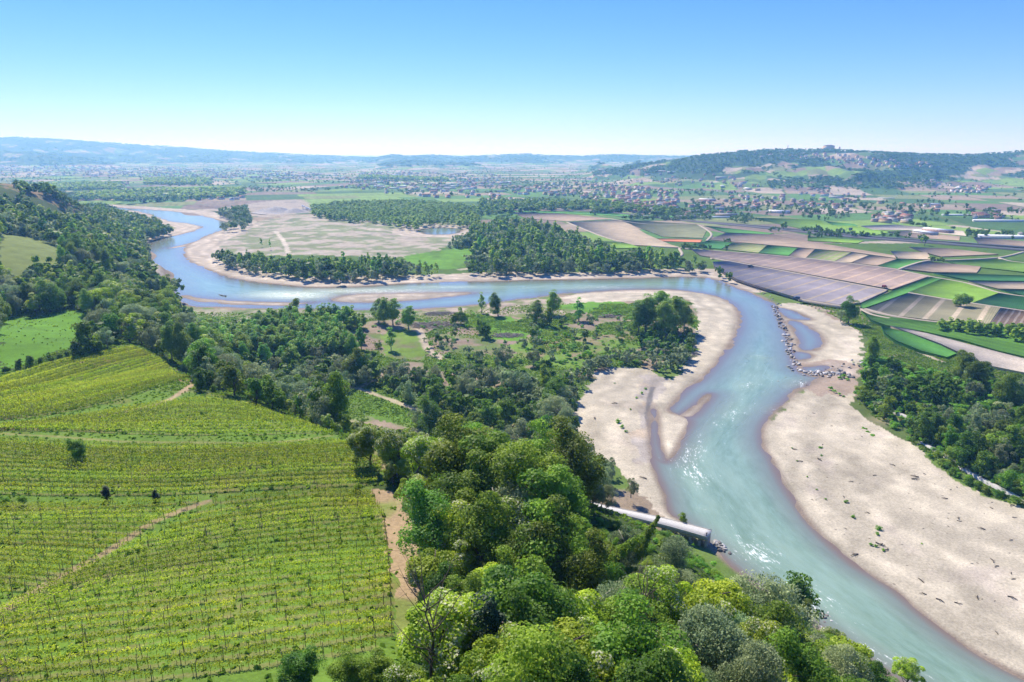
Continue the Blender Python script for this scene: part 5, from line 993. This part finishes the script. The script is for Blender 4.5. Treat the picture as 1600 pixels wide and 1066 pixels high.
def town():
    r = np.random.default_rng(77); B = []
    for P, n, wts, nm in TOWNS:
        T = np.array(P, float); k = 0; tries = 0; ang0 = r.uniform(-.6, .6); occ = []
        while k < n and tries < n * 12:
            tries += 1; p = r.uniform(T[:, 0].min(), T[:, 0].max()), r.uniform(T[:, 1].min(), T[:, 1].max())
            if not inside(np.array([p[0]]), np.array([p[1]]), T)[0]: continue
            B.append([p[0], p[1], r.choice(4, p=np.array(wts) / sum(wts)), nm, ang0 + r.choice([0, math.pi / 2]) + r.normal() * .1]); k += 1
    for (p, q), kd, a in [((1135,338),3,1.1),((1150,339),3,1.1),((1095,339),3,1.3),((1300,318),3,.4),((1217,333),3,1.0),((1105,314),3,.9),((1445,366),3,.2),((1478,363),3,.2)]: B.append([p, q, kd, 'long white shed row', a])
    px = np.array([b[0] for b in B], float); py = np.array([b[1] for b in B], float); X, Y = hit(px, py); keep = []
    grid = {}
    for i in range(len(B)):
        rad = (15, 18, 22, 55)[B[i][2]] * .85; c = (int(X[i] // 40), int(Y[i] // 40)); ok = True
        for a in range(-2, 3):
            for b in range(-2, 3):
                for j in grid.get((c[0] + a, c[1] + b), ()):
                    if math.hypot(X[i] - X[j], Y[i] - Y[j]) < (rad + (15, 18, 22, 55)[B[j][2]] * .85) / 2: ok = False
        if ok: grid.setdefault(c, []).append(i); keep.append(i)
    K = ['house', 'tall_house', 'farmhouse', 'warehouse']; Z = h0(X, Y); size = np.array([(10, 13, 12, 30)[b[2]] for b in B]) / Y
    order = sorted(keep, key=lambda i: -size[i]); lands = {}
    for P, n, wts, nm in TOWNS: c = np.array(P).mean(0); q = hit([c[0]], [c[1]]); lands['centre of the ' + nm] = (q[0][0], q[1][0])
    near, far = order[:285], order[285:]; ch = {i: (int(r.integers(0, 4)), int(r.choice([0, 0, 1, 2]) if B[i][2] != 3 else r.choice([0, 0, 2]))) for i in order}
    RN = ('red-roofed', 'brown-roofed', 'grey-roofed'); WN = ('cream', 'white', 'rose', 'ochre')
    desc = [f"{WN[ch[i][0]]} {('white-roofed' if B[i][2] == 3 and ch[i][1] != 2 else RN[ch[i][1]])} {K[B[i][2]].replace('_', ' ')}" for i in near]
    lab = nearest_labels([(X[i], Y[i]) for i in near], desc, 'buildings', lands)
    for i, (lb, gp) in zip(near, lab):
        a, b, W_, c = house_parts(K[B[i][2]], *ch[i]); s = .75 if B[i][2] == 3 else 1.0
        e = empty(K[B[i][2]], (X[i], Y[i], Z[i]), lb, 'warehouse' if B[i][2] == 3 else 'house', gp, B[i][4], s * r.uniform(.7, 1.0)); add('wall', a, None, e); rf = add('roof', b, None, e)
        if W_: w_ = add('windows', W_, None, e); w_['kind'] = 'stuff'
        if B[i][2] != 3: add('chimney', c, None, rf)
    acc = {}
    for i in far:
        w_, l, h, rh = house_geo(K[B[i][2]]); s = r.uniform(.7, 1.05); ca, sa = math.cos(B[i][4]), math.sin(B[i][4])
        for (v_, q, t), m in ((box(-w_ / 2, w_ / 2, -l / 2, l / 2, -4, h), WALLS[ch[i][0]]), (gable(w_, l, h, rh), m_white if B[i][2] == 3 and ch[i][1] != 2 else ROOFS[ch[i][1]])):
            v_ = v_ * s; v_ = np.stack([v_[:, 0] * ca - v_[:, 1] * sa + X[i], v_[:, 0] * sa + v_[:, 1] * ca + Y[i], v_[:, 2] + Z[i]], 1); acc.setdefault(m.name, [m, []])[1].append((v_, q, t))
    V, Q, T, mi, mats, o = [], [], [], [], [], 0; qi, ti = [], []
    for k, (m, L) in enumerate(acc.values()):
        mats.append(m)
        for v_, q, t in L:
            V.append(v_); Q.append(np.array(q) + o); qi += [k] * len(q)
            if len(t): T.append(np.array(t) + o); ti += [k] * len(t)
            o += len(v_)
    me = mesh('distant_buildings', np.vstack(V), np.vstack(Q), np.vstack(T)); me.polygons.foreach_set('material_index', np.array(qi + ti, np.int32)); add('distant_buildings', me, mats, kind='stuff', label='far small houses and sheds of the hazy towns'); print('HOUSES', len(near), len(far))
town()
def place_box_building(name, p, parts, lab, cat, rz=0.0, base=None):
    x, y = hit([p[0]], [p[1]]) if base is None else base; x, y = float(x[0]), float(y[0]); z = float(h0([x], [y])[0]); e = empty(name, (x, y, z), lab, cat, None, rz)
    for nm, g, m in parts: v_, q, t = g; add(nm, mesh(nm, v_, q, t), m, e)
def tower_at(px, py_top, D, w_, lab, name='church_tower', cat='tower', body=None):
    u = (px - 800) / F; x = u * D; y = D / CP; z = float(h0([x], [y])[0]); v = (533 - py_top) / F; top = H + (-SP + v * CP) * D - z; top = max(top, 12)
    s = w_ / 2; sp_ = (np.array([(-s, -s, top * .8), (s, -s, top * .8), (s, s, top * .8), (-s, s, top * .8), (0, 0, top)], float), [(0, 3, 2, 1)], [(0, 1, 4), (1, 2, 4), (2, 3, 4), (3, 0, 4)])
    e = empty(name, (x, y, z), lab, cat); v_, q, t = box(-s * .9, s * .9, -s * .9, s * .9, -3, top * .8 - .01); add('shaft', mesh('shaft', v_, q, t), WALLS[2], e); v_, q, t = sp_; add('spire', mesh('spire', v_, q, t), ROOFS[1], e)
    v_, q, t = join([box(-s * .3, s * .3, -s * .93, -s * .89, top * .62, top * .74), box(-s * .93, -s * .89, -s * .3, s * .3, top * .62, top * .74)]); add('belfry_opening', mesh('belfry_opening', v_, q, t), m_glass, e)
tower_at(84, 256, 5600, 14, 'dark bell tower rising over the distant left city'); tower_at(125, 260, 5500, 12, 'smaller tower to the right of the left city bell tower'); tower_at(797, 281, 3900, 8, 'slim pale tower at the left end of the plain town'); tower_at(984, 293, 3300, 9, 'church tower in the middle of the plain town', 'church_tower')
tower_at(1230, 226, 3900, 3, 'thin mast on the wooded ridge left of the castle', 'mast', 'mast'); tower_at(1311, 229, 3900, 7, 'small bell tower right beside the ridge castle')
def castle():
    D = 3850; x = (1294 - 800) / F * D; y = D / CP; z = float(h0([x], [y])[0]) - 2; v = (533 - 226.5) / F; top = H + (-SP + v * CP) * D - z; w_ = 46; e = empty('castle', (x, y, z), 'large block castle crowning the right ridge above the town', 'castle', None, .1)
    v_, q, t = box(-w_ / 2, w_ / 2, -20, 20, -6, top - 5); add('wall', mesh('wall', v_, q, t), WALLS[3], e)
    a, b, h = w_ / 2 + 1, 21, top - 4.99; v_ = np.array([(-a, -b, h), (a, -b, h), (a, b, h), (-a, b, h), (-a + 14, 0, h + 5), (a - 14, 0, h + 5)], float); add('roof', mesh('roof', v_, [(0, 3, 2, 1), (0, 1, 5, 4), (2, 3, 4, 5)], [(1, 2, 5), (3, 0, 4)]), ROOFS[1], e)
    v_, q, t = box(-w_ / 2 - 12, -w_ / 2 - .01, -14, 14, -6, top - 14); add('wing', mesh('wing', v_, q, t), WALLS[3], e)
    for k in range(6):
        for zz in (.35, .65): v_, q, t = box(-w_ / 2 + 4 + k * 7, -w_ / 2 + 6 + k * 7, -20.15, -19.99, top * zz, top * zz + 3); add('window', mesh('window', v_, q, t), m_glass, e)
castle()
# greenhouses, gravel heaps and the small blue van
for k, (p, q, s, a) in enumerate([(1560,346.5,1.0,1.45),(1595,373,1.3,1.35),(1500,337,.8,1.5),(1115,340,.7,1.4),(1385,310,.5,1.3)]):
    x, y = hit([p], [q]); a_, b_, W_, c_ = house_parts('greenhouse', 1, 0); e = empty('greenhouse', (x[0], y[0], float(h0(x, y)[0])), f"long white plastic tunnel, {ordn(k + 1)} of the crop tunnels from the nearest row", 'greenhouse', 'crop tunnels on the plain', a, s); add('wall', a_, None, e); add('roof', b_, None, e)
m_grav = simple('quarry_gravel', (.36, .33, .30), nscale=.3, amp=.25)
for k, (p, q, rx, ry, h, lab) in enumerate([(432,332,55,34,15,'tallest grey gravel heap of the quarry'),(460,332,45,28,11,'second grey gravel heap right of the tallest'),(412,331,30,20,8,'pale sandy heap left of the quarry gravel'),(480,329,24,18,8,'small gravel heap under the quarry conveyor')]):
    x, y = flat([p], [q], 4); n, m = 24, 8; V = []; r = np.random.default_rng(k)
    for i in range(m + 1):
        f = i / m
        for j in range(n): a = 2 * math.pi * j / n; w_ = 1 + .15 * math.sin(a * 3 + k) + r.normal() * .03; V.append(((1 - f) * rx * w_ * math.cos(a), (1 - f) * ry * w_ * math.sin(a), h * smooth(f * .95) - .8 + r.normal() * .15))
    o = add('gravel_heap', mesh('gravel_heap', V, [(i * n + j, i * n + (j + 1) % n, (i + 1) * n + (j + 1) % n, (i + 1) * n + j) for i in range(m) for j in range(n)], smooth_=True), m_grav, None, (x[0], y[0], 3.4)); o['label'] = lab; o['category'] = 'gravel heap'; o['group'] = 'quarry gravel heaps'
x, y = flat([484], [331], 4); e = empty('conveyor', (x[0], y[0], 3.4), 'white inclined conveyor at the quarry beside the plantation', 'conveyor', None, -.5)
v_, q, t = tube([(-22, 0, 14), (0, 0, 7), (16, 0, .5)], [1.6, 1.6, 1.6], 4); add('belt', mesh('belt', v_, q, t), m_white, e)
for lx, lh in ((-20, 13), (-8, 9)): v_, q, t = join([tube([(lx, -1.5, -1), (lx, -1, lh)], [.4, .4], 4), tube([(lx, 1.5, -1), (lx, 1, lh)], [.4, .4], 4)]); add('support', mesh('support', v_, q, t), m_concd, e)
def vehicle(p, lab, col, name, cat, rz, s=1.0, z=4.3):
    x, y = W1(p, z + .5); e = empty(name, (x, y, z), lab, cat, None, rz, s); m = simple(name + '_paint', col, rough=.35, amp=.03, bump=0)
    side = [(-2.3, .45), (2.3, .45), (2.35, 1.0), (1.3, 1.15), (.7, 1.95), (-2.2, 1.95)]; n = len(side); V = [(a, s_ * .9, b) for s_ in (-1, 1) for a, b in side]; b2 = bpy.data.meshes.new('body'); b2.from_pydata(V, [], [tuple(range(n)), tuple(range(2 * n - 1, n - 1, -1))] + [(i, i + n, (i + 1) % n + n, (i + 1) % n) for i in range(n)]); add('body', b2, m, e)
    v_, q, t = join([box(.0, .6, s_ * .905 - .01, s_ * .905 + .01, 1.25, 1.8) for s_ in (-1, 1)] + [box(-1.6, -.3, s_ * .905 - .01, s_ * .905 + .01, 1.25, 1.8) for s_ in (-1, 1)]); add('window', mesh('window', v_, q, t), m_glass, e)
    for wx in (-1.5, 1.5):
        for s_ in (-1, 1): v_, q, t = tube([(wx, s_ * .72, .36), (wx, s_ * .94, .36)], [.36, .36], 12); add('wheel', mesh('wheel', v_, q, t), m_woodd, e)
vehicle((1245,466.5), 'small dark blue van parked at the field edge above the groyne', (.02, .05, .13), 'van', 'van', 2.7, 1.2); vehicle((1382,448.5), 'red van parked on the track where two mulched fields meet', (.35, .03, .02), 'van', 'van', .5, 1.2); vehicle((1173,417), 'dark van standing among the mulched field rows', (.04, .045, .06), 'van', 'van', .3, 1.4)
def gantry(p, lab):
    x, y = W1(p, 5.7); e = empty('gantry_sign', (x, y, 5.7), lab, 'sign', None, .1)
    for nm, g, m in (('post', tube([(-5, 0, -1), (-5, 0, 11)], [.4, .3], 6), m_concd), ('arm', tube([(-5, 0, 10.5), (4, 0, 10.5)], [.3, .3], 5), m_concd), ('panel', box(-1, 5, -.15, .15, 8, 12), FM['mulch'])): v_, q, t = g; add(nm, mesh(nm, v_, q, t), m, e)
gantry((1326,368), 'dark gantry sign beside the straight road on the plain')

def bare_tree(p, h, lab, seed):
    r = np.random.default_rng(seed); x, y = hit([p[0]], [p[1]], h); z = float(h0(x, y)[0]); e = empty('bare_tree', (x[0], y[0], z), lab, 'tree', None)
    tr = [(0, 0, -.5)] + [(r.normal() * .15 * i, r.normal() * .15 * i, h * i / 5) for i in range(1, 6)]; v_, q, t = tube(tr, [.22, .2, .16, .12, .08, .03]); add('trunk', mesh('trunk', v_, q, t), m_bark, e); parts = []
    for i in range(26):
        s = np.array(tr[int(r.integers(2, 5))]) + [0, 0, r.uniform(0, h * .15)]; a = r.uniform(0, 6.3); L = r.uniform(.15, .36) * h; m = s + np.array([math.cos(a) * L * .5, math.sin(a) * L * .5, L * .45]); f = m + np.array([math.cos(a + r.normal() * .5) * L * .4, math.sin(a + r.normal() * .5) * L * .4, L * .5]); parts.append(tube([s, m, f], [.07, .045, .015], 4))
        for _ in range(3): g = m + (f - m) * r.random(); parts.append(tube([g, g + r.normal(size=3) * .12 * h * .6 + [0, 0, .4]], [.025, .01], 3))
    v_, q, t = join(parts); add('branches', mesh('branches', v_, q, t), m_bark, e)
bare_tree((668,925), 13.5, 'bare dark branches rising out of the big yellow locust', 1); bare_tree((1010,930), 12, 'leafless thin tree among the green trees at the bottom', 2); bare_tree((1190,985), 10, 'leafless grey tree under the bright yellow-green tree', 5)
# ------------------------------------------------------------------ the air over the valley
def build_haze():
    X0, X1, Y0, Y1, Z0, Z1 = -64000, 64000, -64000, 64000, -6, 520
    V = [(X0,Y0,Z0),(X1,Y0,Z0),(X1,Y1,Z0),(X0,Y1,Z0),(X0,Y0,Z1),(X1,Y0,Z1),(X1,Y1,Z1),(X0,Y1,Z1)]
    me = mesh('haze', V, [(0,3,2,1),(4,5,6,7),(0,1,5,4),(1,2,6,5),(2,3,7,6),(3,0,4,7)])
    m = bpy.data.materials.new('haze'); m.use_nodes = True; t = m.node_tree; t.nodes.remove(t.nodes['Principled BSDF'])
    v = t.nodes.new('ShaderNodeVolumePrincipled'); v.inputs['Color'].default_value = (.22, .52, 1.0, 1); v.inputs['Absorption Color'].default_value = (1, 1, 1, 1); v.inputs['Density'].default_value = HAZE_DENSITY; v.inputs['Anisotropy'].default_value = .25
    t.links.new(v.outputs[0], t.nodes['Material Output'].inputs['Volume']); add('haze', me, m, kind='stuff')
build_haze()
